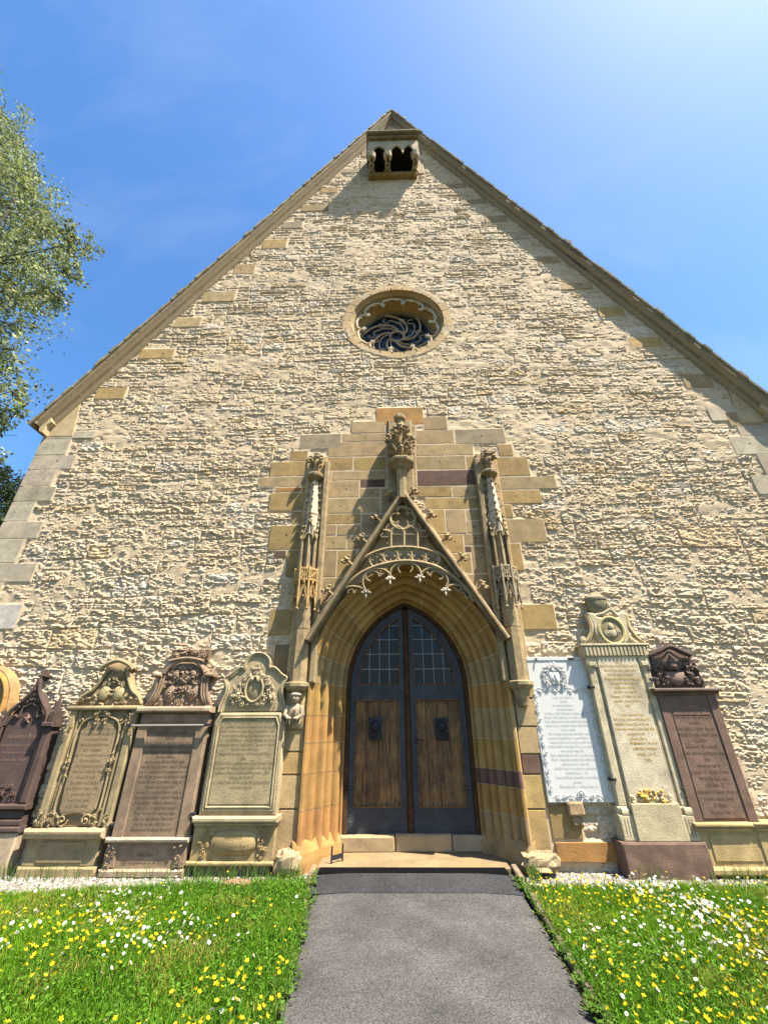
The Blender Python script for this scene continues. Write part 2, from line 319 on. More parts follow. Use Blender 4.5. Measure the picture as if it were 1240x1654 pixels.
def tube(mb, pts, r, n=6, closed=False, col=(1, 1, 1), flat=1.0):
    p = np.array(pts, float); m = len(p); r = np.broadcast_to(np.asarray(r, float), (m,))
    if closed: t = np.roll(p, -1, 0) - np.roll(p, 1, 0)
    else: t = np.gradient(p, axis=0)
    t /= np.maximum(np.linalg.norm(t, axis=1, keepdims=True), 1e-9)
    ref = np.array([0, -1.0, 0]); a = np.cross(t, ref); l = np.linalg.norm(a, axis=1, keepdims=True)
    a = np.where(l < 1e-3, np.array([1.0, 0, 0]), a / np.maximum(l, 1e-9)); b = np.cross(a, t)
    ang = np.arange(n) * 2 * PI / n + PI / n
    v = p[:, None] + r[:, None, None] * (np.cos(ang)[None, :, None] * a[:, None] + flat * np.sin(ang)[None, :, None] * b[:, None])
    v = v.reshape(-1, 3); f = []
    for i in range(m if closed else m - 1):
        j = (i + 1) % m
        f += [(i * n + k, i * n + (k + 1) % n, j * n + (k + 1) % n, j * n + k) for k in range(n)]
    if not closed: f += [tuple(range(n - 1, -1, -1)), tuple((m - 1) * n + k for k in range(n))]
    mb.add(v, f, col)
def lathe(mb, c, prof, n=8, col=(1, 1, 1), ph=None, a0=0, a1=2 * PI):
    """profile of (radius, height) turned round the upright axis through c"""
    ph = PI / n if ph is None else ph; full = abs(a1 - a0 - 2 * PI) < 1e-6
    ang = ph + np.linspace(a0, a1, n, endpoint=not full) if full else np.linspace(a0, a1, n)
    pr = np.array(prof, float); m = len(pr)
    v = np.stack([c[0] + pr[:, None, 0] * np.cos(ang), c[1] + pr[:, None, 0] * np.sin(ang), np.broadcast_to(c[2] + pr[:, None, 1], (m, n))], -1).reshape(-1, 3)
    f = [(i * n + k, i * n + (k + 1) % n, (i + 1) * n + (k + 1) % n, (i + 1) * n + k) for i in range(m - 1) for k in range(n if full else n - 1)]
    if full: f += [tuple(range(n - 1, -1, -1)), tuple((m - 1) * n + k for k in range(n))]
    mb.add(v, f, col)
def _ico():
    t = (1 + 5 ** .5) / 2
    v = np.array([(-1, t, 0), (1, t, 0), (-1, -t, 0), (1, -t, 0), (0, -1, t), (0, 1, t), (0, -1, -t), (0, 1, -t), (t, 0, -1), (t, 0, 1), (-t, 0, -1), (-t, 0, 1)], float)
    f = [(0, 11, 5), (0, 5, 1), (0, 1, 7), (0, 7, 10), (0, 10, 11), (1, 5, 9), (5, 11, 4), (11, 10, 2), (10, 7, 6), (7, 1, 8), (3, 9, 4), (3, 4, 2), (3, 2, 6), (3, 6, 8), (3, 8, 9), (4, 9, 5), (2, 4, 11), (6, 2, 10), (8, 6, 7), (9, 8, 1)]
    v /= np.linalg.norm(v[0]); V = [tuple(a) for a in v]; F = []; cache = {}
    def mid(a, b):
        k = (min(a, b), max(a, b))
        if k not in cache:
            q = (np.array(V[a]) + np.array(V[b])) / 2; V.append(tuple(q / np.linalg.norm(q))); cache[k] = len(V) - 1
        return cache[k]
    for a, b, c in f:
        x, y, z = mid(a, b), mid(b, c), mid(c, a); F += [(a, x, z), (b, y, x), (c, z, y), (x, y, z)]
    return (v, np.array(f)), (np.array(V), np.array(F))
ICO0, ICO1 = _ico()
def blob(mb, c, r, col=(1, 1, 1), amp=0.15, hi=True, rot=None):
    v, f = ICO1 if hi else ICO0
    q = v * np.asarray(r, float) * (1 + rng.uniform(-amp, amp, (len(v), 1)))
    if rot is not None:
        ca, sa = math.cos(rot), math.sin(rot); q = np.stack([q[:, 0] * ca - q[:, 2] * sa, q[:, 1], q[:, 0] * sa + q[:, 2] * ca], 1)
    mb.add(q + np.asarray(c), f.copy(), col)
def arc(cx, cz, r, a0, a1, n, d, rz=None):
    a = np.linspace(a0, a1, n); rz = r if rz is None else rz
    return [(cx + r * math.cos(t), -d, cz + rz * math.sin(t)) for t in a]
def scroll(mb, x, z, d, r, turns, sgn, th, a0=0.0, col=(1, 1, 1)):
    n = int(14 * turns) + 4; t = np.linspace(0, 1, n); rr = r * (1 - 0.82 * t); a = a0 + sgn * turns * 2 * PI * t
    pts = np.stack([x + rr * np.cos(a), np.full(n, -d) - 0.012 * t, z + rr * np.sin(a)], 1)
    tube(mb, pts, th * (1 - 0.35 * t), 5, False, col)
    blob(mb, (pts[-1, 0], -d - 0.012, pts[-1, 2]), (th * 1.5,) * 3, col, 0.05, False)
def leaf_relief(mb, x, z, d, L, a, wd, col=(1, 1, 1)):
    """a small carved acanthus lobe lying on the surface"""
    t = np.linspace(0, 1, 6); bend = rng.uniform(-0.9, 0.9)
    aa = a + bend * t; dx = np.cumsum(np.cos(aa)) * L / 6; dz = np.cumsum(np.sin(aa)) * L / 6
    pts = np.stack([x + dx, -d - 0.02 * np.sin(t * PI), z + dz], 1)
    tube(mb, pts, wd * np.array([.5, .9, 1.1, 1.0, .8, .35]), 5, False, col, 0.7)
def ornament(mb, x0, x1, z0, z1, d, n, col, sym=True, size=0.06, inside=None):
    """dense carved foliage: volutes and lobes, mirrored about the middle"""
    xc = (x0 + x1) / 2; k = 0; tries = 0
    while k < n and tries < n * 20:
        tries += 1
        x = rng.uniform(x0, xc if sym else x1); z = rng.uniform(z0, z1)
        if inside is not None and not inside(x, z): continue
        k += 1; c = jit(col, 0.06); s = size * rng.uniform(0.55, 1.1); kind = rng.random(); a0 = rng.uniform(0, 2 * PI); sg = rng.choice((-1, 1))
        dd = d + rng.uniform(0, 0.012)
        for m in ((0, 1) if sym else (0,)):
            xx = x if m == 0 else 2 * xc - x; aa = a0 if m == 0 else PI - a0; ss = sg if m == 0 else -sg
            if kind < 0.5: scroll(mb, xx, z, dd + .006, s * 0.60, 1.35, ss, s * 0.125, aa, c)
            elif kind < 0.95: leaf_relief(mb, xx, z, dd + .004, s * 1.5, aa, s * 0.21, c)
            else: blob(mb, (xx, -dd, z), (s * .25, s * .25, s * .25), c, 0.2, False)

# ================================================================== GROUND
PL, PR_ = -0.93, 1.33                                                 # path edges at the church
def sheet(name, pts, z, mat, kind='structure', label=None):
    mb = MB(); mb.add([(x, y, zz if np.ndim(z) else z) for (x, y), zz in zip(pts, z if np.ndim(z) else [0] * len(pts))], [tuple(range(len(pts)))], (1, 1, 1))
    return mb.build(name, mat, None, None, label, kind)
sheet('ground', [(-900, -900), (900, -900), (900, 900), (-900, 900)], -0.03, M_SOIL)
# asphalt path rising to the threshold
LPX = [(-0.70, -9.0), (-0.70, -3.4), (-0.74, -2.76), (-0.78, -2.2), (-0.85, -1.5), (-0.92, -0.72), (-0.96, -0.30)]
RPX = [(1.16, -9.0), (1.17, -3.4), (1.19, -2.76), (1.23, -2.2), (1.28, -1.5), (1.32, -0.72), (1.31, -0.30)]
def strip_mesh(name, L, Rr, zs, mat, kind='structure', nx=24):
    mb = MB(); v = []
    for (a, b), (c, e), z in zip(L, Rr, zs):
        for t in np.linspace(0, 1, nx):
            edge = min(t, 1 - t)
            v.append((a + (c - a) * t, b + (e - b) * t, z + 0.018 * min(1, edge * 6) - 0.006 * (edge < 1e-6)))
    m = len(L); f = [(i * nx + k, i * nx + k + 1, (i + 1) * nx + k + 1, (i + 1) * nx + k) for i in range(m - 1) for k in range(nx - 1)]
    mb.add(v, f); return mb.build(name, mat, None, 9, None, kind)
def refine(L, n=60):
    L = np.array(L); t = np.linspace(0, len(L) - 1, n); i = np.minimum(t.astype(int), len(L) - 2); f = (t - i)[:, None]
    return [tuple(q) for q in L[i] * (1 - f) + L[i + 1] * f]
def ramp(y): return -0.01 if y < -1.0 else -0.01 + 0.075 * ((y + 1.0) / 0.7)
LQ = refine(LPX); RQ = refine(RPX)
LQ = [(a + 0.018 * math.sin(b * 9) * math.sin(b * 3.1 + 1), b) for a, b in LQ]
RQ = [(a + 0.014 * math.sin(b * 8 + 2) * math.sin(b * 2.7), b) for a, b in RQ]
strip_mesh('asphalt_path', LQ, RQ, [ramp(b) for a, b in LQ], M_ASPH)
# newer, darker patch of asphalt and the rubber mat in front of the threshold
yA, yB, yC = GP(665, 1401, .09)[1], GP(665, 1412.5, .075)[1], GP(665, 1440, .045)[1]
strip_mesh('asphalt_patch', [(-0.955, yC), (-0.965, yB)], [(1.325, yC), (1.30, yB)], [ramp(yC) + .004, .068], M_ASPH2)
mb = MB(); box(mb, -0.93, 1.27, -yA, -yB, 0.05, 0.088, (1, 1, 1), 0.004)
nr = 9
for i in range(nr): box(mb, -0.92, 1.26, -yA + (i + .2) * (yA - yB) / nr, -yA + (i + .75) * (yA - yB) / nr, 0.087, 0.092, (1, 1, 1), 0.001)
o = mb.build('doormat', M_MAT); props(o, 'black rubber strip mat lying across the path before the church door', 'doormat')
# stone edging along both sides of the path
def edging(side):
    t = thing('path_edging', (0, 0, 0), 'low stone edging along the %s side of the asphalt path' % ('left' if side < 0 else 'right'), 'path edging', 'edging of the path')
    y = -3.9; L = LPX if side < 0 else RPX; La = np.array(L)
    while y < -0.15:
        ln = rng.uniform(0.35, 0.6) if side < 0 else rng.uniform(0.55, 0.9); y1 = min(y + ln, -0.08)
        xa = np.interp(y, La[:, 1], La[:, 0]); xb = np.interp(y1, La[:, 1], La[:, 0])
        mb = MB(); wd = 0.07; off = 0.015 if side < 0 else 0.045
        h = 0.012 if side < 0 else 0.022
        zt = [max(0, ramp(yy)) + h + rng.uniform(-.012, .012) for yy in (y, y1)]
        if side > 0 or y > -1.9 or rng.random() < 0.35:
            xs = (-1, 1)
            def pt(xx, q, z_): return (xx + side * (off + q * wd), y_, z_)
            v = []
            for (xx, y_, zz) in ((xa, y + 0.006, zt[0]), (xb, y1 - 0.006, zt[1])):
                v += [pt(xx, 0, -0.05), pt(xx, 0, zz - .01), pt(xx, .15, zz), pt(xx, .85, zz), pt(xx, 1, zz - .012), pt(xx, 1, -0.05)]
            f = [(i, (i + 1) % 6, 6 + (i + 1) % 6, 6 + i) for i in range(6)] + [(5, 4, 3, 2, 1, 0), (6, 7, 8, 9, 10, 11)]
            mb.add(v, f, jit((0.17, 0.135, 0.09), .2)); mb.build('edging_stone', M_CARV, t)
        y = y1
edging(-1); edging(1)

# ================================================================== CHURCH
church = thing('church', (X0, 0, 0), 'gabled church front of rubble limestone with gothic portal and rose window', 'church')
RM = 1.88; APEX = 20.68                                               # pitch and the point where the outer verge lines meet
def part(mb, name, mat, parent=church, smooth=None, label=None, kind=None): return mb.build(name, mat, parent, smooth, label, kind)
# ---- ashlar blocks, read off the photograph on the wall plane (u,v of one enlarged crop)
T_ = (0.40, 0.295, 0.155); Y_ = (0.395, 0.272, 0.112); O_ = (0.40, 0.215, 0.07); G_ = (0.36, 0.29, 0.19); P_ = (0.135, 0.080, 0.062); D_ = (0.24, 0.185, 0.10)
ASH = [(168, 160, 338, 222, G_), (125, 230, 200, 273, Y_), (45, 275, 195, 335, Y_), (0, 338, 192, 380, T_), (65, 382, 190, 402, O_), (40, 404, 190, 480, Y_), (135, 482, 192, 537, Y_),
       (40, 540, 192, 642, Y_), (60, 645, 110, 672, P_), (110, 644, 172, 755, Y_), (40, 888, 147, 1000, Y_),
       (380, 107, 522, 156, T_), (343, 158, 525, 191, T_), (283, 193, 525, 253, T_), (275, 256, 388, 312, Y_), (390, 256, 527, 312, Y_), (300, 314, 527, 352, T_), (275, 314, 298, 352, G_),
       (268, 355, 414, 424, T_), (418, 348, 523, 383, P_), (417, 386, 500, 424, T_), (503, 386, 590, 490, T_), (266, 427, 500, 490, T_), (246, 475, 264, 535, Y_), (266, 493, 420, 535, Y_), (422, 493, 520, 580, T_), (245, 538, 320, 582, T_), (322, 538, 420, 582, T_),
       (242, 585, 362, 640, T_), (364, 585, 450, 640, T_), (237, 645, 320, 755, T_), (322, 645, 400, 755, Y_), (225, 758, 345, 860, T_), (215, 863, 300, 960, T_),
       (483, 50, 680, 121, O_), (682, 88, 780, 142, T_), (525, 125, 648, 200, T_), (650, 144, 808, 200, T_), (812, 138, 1020, 200, G_), (528, 203, 648, 312, T_), (650, 203, 888, 249, T_), (650, 252, 856, 307, T_),
       (860, 252, 920, 307, Y_), (655, 310, 910, 374, P_), (590, 314, 652, 380, T_), (655, 377, 800, 422, Y_), (803, 377, 920, 422, T_), (690, 425, 925, 472, Y_), (700, 475, 772, 575, Y_), (775, 475, 858, 575, T_), (860, 475, 945, 520, T_),
       (862, 522, 950, 572, T_), (750, 578, 848, 655, Y_), (850, 575, 945, 624, T_), (852, 627, 880, 652, P_), (800, 657, 880, 740, Y_), (883, 627, 985, 740, T_), (860, 743, 990, 860, T_), (930, 863, 1000, 960, T_),
       (992, 203, 1052, 253, Y_), (985, 256, 1120, 334, Y_), (995, 337, 1232, 390, T_), (1005, 393, 1172, 450, Y_), (1010, 453, 1052, 510, Y_), (1015, 513, 1190, 612, T_), (1030, 616, 1092, 730, Y_), (1078, 868, 1230, 975, Y_)]
BLK = []
for (u0, v0, u1, v1, c) in ASH:
    pa = (420 + u0 / 2.583, 640 + v0 / 2.583); pb = (420 + u1 / 2.583, 640 + v1 / 2.583); mv = (pa[1] + pb[1]) / 2; mu = (pa[0] + pb[0]) / 2
    BLK.append([W(pa[0], mv)[0], W(pb[0], mv)[0], W(mu, pb[1])[1], W(mu, pa[1])[1], c, 0.020])
# piers beside the door
for (u0, v0, u1, v1, c) in [(45, 545, 150, 638, T_), (45, 641, 150, 738, T_), (35, 741, 135, 838, Y_), (30, 841, 125, 988, T_), (20, 991, 120, 1185, T_),
                            (1050, 440, 1140, 505, T_), (1060, 508, 1150, 628, T_), (1070, 631, 1158, 748, T_), (1085, 751, 1165, 836, P_), (1095, 839, 1180, 988, Y_), (1115, 991, 1205, 1205, Y_)]:
    pa = (440 + u0 / 2.6957, 940 + v0 / 2.6957); pb = (440 + u1 / 2.6957, 940 + v1 / 2.6957); mv = (pa[1] + pb[1]) / 2; mu = (pa[0] + pb[0]) / 2
    BLK.append([W(pa[0], mv, .07)[0], W(pb[0], mv, .07)[0], W(mu, pb[1], .07)[1], W(mu, pa[1], .07)[1], c, 0.07])
for (px0, py0, px1, py1, c, d) in [(888, 1300, 938, 1356, Y_, .03), (898, 1360, 1003, 1394, O_, .05), (438, 985, 478, 1025, D_, .02), (440, 1040, 475, 1110, D_, .02)]:
    mv = (py0 + py1) / 2; mu = (px0 + px1) / 2
    BLK.append([W(px0, mv, d)[0], W(px1, mv, d)[0], W(mu, py1, d)[1], W(mu, py0, d)[1], c, d])
# smooth quoins at the two corners
def quoins(px_rows, side):
    for (py0, py1, wd, c) in px_rows:
        z1 = W(40 if side < 0 else 1215, py0)[1]; z0 = W(40 if side < 0 else 1215, py1)[1]
        xc = -7.0 if side < 0 else 7.38
        a, b = (xc, xc + wd) if side < 0 else (xc - wd, xc)
        BLK.append([a, b, z0 + .006, z1, c, 0.020])
GQ = (0.41, 0.36, 0.27)
quoins([(699, 711, 1.05, GQ), (711, 737, .62, GQ), (737, 760, .85, GQ), (760, 787, .58, GQ), (787, 811, .72, GQ), (811, 843, .45, GQ), (843, 871, .75, GQ), (871, 910, .55, GQ), (910, 941, .95, GQ), (941, 976, .5, GQ), (976, 1017, 1.0, (.47, .44, .39)), (1017, 1060, .6, GQ), (1060, 1110, .8, GQ), (1110, 1170, .6, GQ), (1170, 1240, .8, GQ), (1240, 1330, .6, GQ)], -1)
quoins([(655, 680, 1.1, GQ), (680, 705, .7, GQ), (705, 735, .95, GQ), (735, 768, .6, GQ), (768, 800, .9, GQ), (800, 850, .6, GQ), (850, 900, .9, GQ), (900, 960, .6, GQ), (960, 1030, .9, GQ), (1030, 1110, .6, GQ), (1110, 1200, .9, GQ), (1200, 1300, .6, GQ)], 1)
# small dressed stones under the verge
vx = 0.75
while vx < 7.0:
    for s in (-1, 1):
        if rng.random() < 0.78:
            x = X0 + s * vx; zt = APEX - RM * vx - 0.62; w = rng.uniform(0.28, 0.6); h = rng.uniform(0.22, 0.42)
            a, b = (x - 0.25, x + w) if s < 0 else (x - w, x + 0.25)
            BLK.append([a, b, zt - h - RM * 0.15, zt - RM * 0.15, [T_, Y_, G_, (.34, .25, .13)][rng.integers(4)], 0.02])
    vx += rng.uniform(0.42, 0.62)
for (px0, py0, px1, py1) in [(895, 390, 925, 400), (1208, 632, 1248, 658)]:
    BLK.append([W(px0, py1)[0], W(px1, py1)[0], W(px0, py1)[1], W(px0, py0)[1], P_, 0.025])
# ---- masks on a 2 cm raster
GX0, GZ0, GS = -7.6, -0.4, 0.02
NX, NZ = int(15.6 / GS), int(22.5 / GS)
gx = GX0 + (np.arange(NX) + .5) * GS; gz = GZ0 + (np.arange(NZ) + .5) * GS
SUNK = np.zeros((NZ, NX), bool); HOLE = np.zeros((NZ, NX), bool)
for (a, b, z0, z1, c, d) in BLK:
    SUNK |= ((gx[None] > a - .012) & (gx[None] < b + .012) & (gz[:, None] > z0 - .012) & (gz[:, None] < z1 + .012))
XX, ZZ = np.meshgrid(gx, gz)
RZ_ = 10.05                                                           # rose window centre height
rr = np.hypot(XX - X0, ZZ - RZ_); SUNK |= rr < 1.27; HOLE |= rr < 1.12
DW, ZS = 0.955, 2.14                                                  # door half width, springing height
AR = (1.33 ** 2 + DW ** 2) / (2 * DW)                                 # arch radius at the door
def inside_arch(x, z, o):
    """inside the pointed opening widened by o"""
    low = (z <= ZS) & (np.abs(x - X0) < DW + o)
    up = (z > ZS) & (np.hypot(np.abs(x - X0) + (AR - DW), z - ZS) < AR + o)
    return low | up
SUNK |= inside_arch(XX, ZZ, 0.56); HOLE |= inside_arch(XX, ZZ, 0.43)
SUNK |= (ZZ > 2.7) & (ZZ < 5.2) & (np.abs(XX - X0) < 0.1 + (5.3 - ZZ) * 0.62)
SUNK |= (np.abs(np.abs(XX - X0) - 1.6) < 0.17) & (ZZ < 6.2) & (ZZ > 2.0)
SUNK |= (np.abs(np.abs(XX - X0) - 1.4) < 0.35) & (ZZ < 2.3)
BX0, BX1, BZ0, BZ1 = W(596, 270, .10)[0], W(672, 270, .10)[0], W(635, 280.5, .10)[1] - .12, W(640, 214, .5)[1]
SUNK |= (XX > BX0 - .02) & (XX < BX1 + .02) & (ZZ > BZ0) & (ZZ < BZ1 + .3)
HOLE |= (XX > BX0 + .08) & (XX < BX1 - .08) & (ZZ > BZ0 + .1) & (ZZ < BZ1 - .1)
def look(M, x, z):
    i = np.clip(((z - GZ0) / GS).astype(int), 0, NZ - 1); j = np.clip(((x - GX0) / GS).astype(int), 0, NX - 1); return M[i, j]
def in_gable(x, z, inset=0.0): return (x > -7.0) & (x < 7.38) & (z < APEX - 0.15 - RM * np.abs(x - X0) - inset)
def courses_z():
    z = -0.1; L = [z]
    while z < 20.6:
        z += rng.uniform(0.20, 0.38) if z < 4.2 else rng.uniform(0.17, 0.31); L.append(z)
    return L
ZL = courses_z()
def wob(k, x): return ZL[k] + 0.16 * (vnoise(x * 0.35, np.full_like(x, k * .31), 5) - 0.5) + 0.10 * (vnoise(x * 1.1 + k * 5.3, np.full_like(x, k * 2.7), 6) - 0.5)
# mortar ground of the wall
def mortar():
    r = 0.05; x = np.arange(-7.0, 7.381, r); z = np.arange(-0.1, 20.7, r); Xm, Zm = np.meshgrid(x, z)
    d = -0.002 + 0.036 * (fbm(Xm * 1.1, Zm * 1.6, 1) - 0.5) + 0.022 * (vnoise(Xm * 9, Zm * 15, 3) - .5)
    d += np.where(Zm > 6, 0.004, 0)
    d = np.where(look(SUNK, Xm, Zm), 0.0165 + 0.003 * (vnoise(Xm * 9, Zm * 9, 2) - .5), d)
    v = np.stack([Xm, -d, Zm], -1).reshape(-1, 3)
    idx = np.arange(len(v)).reshape(Xm.shape); q = np.stack([idx[:-1, :-1], idx[:-1, 1:], idx[1:, 1:], idx[1:, :-1]], -1).reshape(-1, 4)
    ok = in_gable(Xm, Zm).ravel() & ~look(HOLE, Xm, Zm).ravel(); q = q[ok[q].all(1)]
    t = fbm(Xm * .5, Zm * .5, 4)[..., None].reshape(-1, 1); t2 = np.clip((fbm(Xm * 2.1, Zm * 2.6, 2).reshape(-1, 1) - .45) * 4, 0, 1)
    c = np.array([0.455, 0.37, 0.25]) * (0.85 + .3 * t); c = c * (1 - .6 * t2) + .6 * t2 * np.array([0.47, 0.36, 0.25])
    mb = MB(); mb.add(v, q, c); part(mb, 'mortar_bed', M_MOR)
mortar()
# rubble stones
STONES = []
for k in range(len(ZL) - 1):
    x = -7.0 + rng.uniform(0, .3); h = ZL[k + 1] - ZL[k]; zc = (ZL[k] + ZL[k + 1]) / 2
    while x < 7.38:
        w = h * rng.uniform(1.0, 3.0) if rng.random() < .8 else h * rng.uniform(2.5, 4.0)
        w = min(w, 7.38 - x)
        if w > 0.08:
            n = rng.choice((1, 2, 3), p=(.42, .44, .14)) if h > .2 else rng.choice((1, 2), p=(.6, .4))
            cuts = [0] + list((np.arange(1, n) + rng.uniform(-.2, .2, n - 1)) / n) + [1]
            for i in range(n):
                fa, fb = cuts[i], cuts[i + 1]
                if w > (fb - fa) * h * 3.2 and rng.random() < .6:
                    q = rng.uniform(.35, .65); STONES.append((x, x + w * q, k, fa, fb)); STONES.append((x + w * q, x + w, k, fa, fb))
                else: STONES.append((x, x + w, k, fa, fb))
        x += w
TONES = [((0.46, 0.385, 0.275), .42), ((0.47, 0.375, 0.25), .36), ((0.49, 0.43, 0.345), .10), ((0.44, 0.33, 0.19), .07), ((0.40, 0.35, 0.28), .05)]
TP = np.array([t[1] for t in TONES]); TP /= TP.sum()
def stone_mesh(s, seed):
    xa, xb, k, fa, fb = s
    zc = (ZL[k] + ZL[k + 1]) / 2; xm = (xa + xb) / 2
    if not in_gable(np.array(xm), np.array(zc), -0.1): return None
    dist = math.sqrt(xm * xm + DIST ** 2 + (zc - EYE) ** 2)
    res = np.clip(dist * 0.0019, 0.011, 0.035)
    w = xb - xa; h = (ZL[k + 1] - ZL[k]) * (fb - fa)
    nx = max(4, int(w / res)); nz_ = max(4, int(h / res))
    g = 0.003
    u = np.concatenate([[0], np.linspace(0.0, 1, nx), [1]]); v = np.concatenate([[0], np.linspace(0.0, 1, nz_), [1]])
    U, V = np.meshgrid(u, v)
    X = xa + g + U * (w - 2 * g); zb = wob(k, X); zt = wob(k + 1, X)
    X = X + 0.05 * (vnoise(np.full_like(X, seed * .37), V * 1.3 + seed, 4) - .5) * (1 if w > .2 else .4)
    Z = zb + (zt - zb) * (fa + (fb - fa) * V); Z = Z + (g * (1 - 2 * V))
    e = np.minimum(np.minimum(U, 1 - U) * w, np.minimum(V, 1 - V) * h)
    corner = np.hypot(np.maximum(0, .03 - np.minimum(U, 1 - U) * w), np.maximum(0, .03 - np.minimum(V, 1 - V) * h))
    pr = rng.random(); q = seed * 7.13 % 97
    rough = .86 * rng.uniform(0.75, 1.3) * (1.0 - .36 * min(1, max(0, (zc - 3.5) / 4)))
    base = rng.uniform(0.000, 0.020)
    D = base + rough * (0.021 * facet(X + q, Z + q * .6 + .25 * (X), 0.15, 0.060, int(seed) % 5) + 0.021 * facet(X + q, Z - q, 0.060, 0.027, (int(seed) + 2) % 5) + 0.024 * (fbm(X * 30 + q, Z * 50, 3, 2) - .5))
    D = D + 0.02 * (fbm(X * 5 + q, Z * 6, 6) - .5)
    D = D * np.clip(e / 0.016, 0.25, 1) ** .6 - 0.008 * (1 - np.clip(e / 0.02, 0, 1)) - np.clip(corner - .02, 0, 1) * .35
    rim = np.zeros_like(U, bool); rim[0] = rim[-1] = True; rim[:, 0] = rim[:, -1] = True
    D = np.where(rim, -0.06, D)
    sk = look(SUNK, X, Z); fr = sk.mean()
    if fr > 0.6: return None
    D = np.where(sk, np.minimum(D, -0.02), D)
    vv = np.stack([X, -D, Z], -1).reshape(-1, 3); idx = np.arange(len(vv)).reshape(X.shape)
    f = np.stack([idx[:-1, :-1], idx[:-1, 1:], idx[1:, 1:], idx[1:, :-1]], -1).reshape(-1, 4)
    ok = (in_gable(X, Z).ravel() & ~look(HOLE, X, Z).ravel()); f = f[ok[f].all(1)]
    if len(f) < 6: return None
    tone = np.array(TONES[rng.choice(len(TONES), p=TP)][0]) * rng.uniform(.92, 1.07)
    gw = np.clip((5.0 - zc) / 5.0, 0, 1) * rng.random() * .8; tone = tone * (1 - gw) + gw * np.array([.49, .44, .365])
    mixc = np.clip((fbm(X * 7 + q, Z * 9, 2) - .42) * 3.0, 0, 1).reshape(-1, 1)
    c = tone * (1 - .55 * mixc) + .55 * mixc * np.array([0.46, 0.365, 0.24])
    area = w * h / dist ** 2 * (DIST / dist); px, py = proj(xm, 0, zc)
    if not (-20 < px < 1260 and -10 < py < 1660): area *= 0.001
    return vv, f, c, area * (1 - fr)
SM = []
for i, s in enumerate(STONES):
    r = stone_mesh(s, i)
    if r is not None: SM.append(r)
SM.sort(key=lambda r: -r[3])
NIND = 290
for vv, f, c, a in SM[:NIND]:
    mb = MB(); mb.add(vv, f, c); part(mb, 'wall_stone', M_RUB)
mb = MB()
for vv, f, c, a in SM[NIND:]: mb.add(vv, f, c)
part(mb, 'rubble_masonry', M_RUB, kind='stuff')
# ashlar blocks
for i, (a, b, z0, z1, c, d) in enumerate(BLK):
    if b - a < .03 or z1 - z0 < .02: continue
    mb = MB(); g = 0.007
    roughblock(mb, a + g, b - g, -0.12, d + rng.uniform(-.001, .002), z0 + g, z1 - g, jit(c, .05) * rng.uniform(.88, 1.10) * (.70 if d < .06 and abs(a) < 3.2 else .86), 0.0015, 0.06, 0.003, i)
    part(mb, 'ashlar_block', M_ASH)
def arch_pt(s, o, tt):
    """point on one half (s=-1 left, +1 right) of the pointed arch widened by o; tt 0 at the springing, 1 at the apex"""
    th_a = math.acos(-(AR - DW) / (AR + o)); th = PI - tt * (PI - th_a)
    x = (AR - DW) + (AR + o) * math.cos(th); z = ZS + (AR + o) * math.sin(th)
    return X0 - s * x if s > 0 else X0 + x, z
mb = MB()
for i, (a, b, z0, z1, c, d) in enumerate(BLK):
    if d < .03 and b - a > .35 and rng.random() < .55:
        x, z = a + (b - a) * rng.uniform(.3, .7), z0 + (z1 - z0) * rng.uniform(.45, .6); r = rng.uniform(.010, .016)
        mb.add([(x + r * math.cos(t_), -d - .003, z + r * math.sin(t_)) for t_ in np.linspace(0, 2 * PI, 9)[:-1]], [tuple(range(8))], (.03, .025, .02))
part(mb, 'tong_holes', M_VOID_SHADE, kind='stuff')
# ---- portal: moulded jambs and arch, each stone a piece of its own
def arch_profile():
    p = [(0.0, -0.72), (0.0, -0.54), (0.018, -0.505)]
    a = np.array([0.018, -0.505]); b = np.array([0.425, 0.045]); L = b - a; n = np.array([-L[1], L[0]]) / np.hypot(*L)
    n = -n if n[1] < 0 else n
    m = 55
    for i in range(1, m):
        q = i / m; k = 4.5 * q; s_ = abs(math.sin(PI * k)); w = (0.075, 0.055, 0.080, 0.055, 0.07)[min(4, int(k))]
        p.append(tuple(a + L * q + n * (w * s_ ** .75 - 0.060)))
    p += [(0.425, 0.045), (0.428, 0.085), (0.448, 0.110), (0.475, 0.115), (0.498, 0.095), (0.505, 0.06), (0.505, -0.10)]
    return np.array(p)
PROF = arch_profile()
def jamb_piece(s, z0, z1, col, name='jamb_stone', prof=PROF, n=3, mat=M_JAMB):
    mb = MB(); v = []; zs = np.linspace(z0, z1, n)
    for z in zs:
        for (o, d) in prof: v.append((X0 + s * (DW + o), -d, z))
    m = len(prof); f = [(i * m + k, i * m + k + 1, (i + 1) * m + k + 1, (i + 1) * m + k) for i in range(n - 1) for k in range(m - 1)]
    f += [tuple(range(m)), tuple((n - 1) * m + k for k in range(m - 1, -1, -1))]
    mb.add(v, f, col); return part(mb, name, mat, smooth=0.7)
def arch_piece(s, t0, t1, col, name='voussoir', prof=PROF, n=7, mat=M_JAMB):
    mb = MB(); v = []
    for tt in np.linspace(t0, t1, n):
        for (o, d) in prof:
            x, z = arch_pt(s, o, tt); v.append((x, -d, z))
    m = len(prof); f = [(i * m + k, i * m + k + 1, (i + 1) * m + k + 1, (i + 1) * m + k) for i in range(n - 1) for k in range(m - 1)]
    f += [tuple(range(m)), tuple((n - 1) * m + k for k in range(m - 1, -1, -1))]
    mb.add(v, f, col); return part(mb, name, mat, smooth=0.7)
JY = (0.30, 0.185, 0.062); JO = (0.31, 0.172, 0.062); JT = (0.30, 0.215, 0.105)
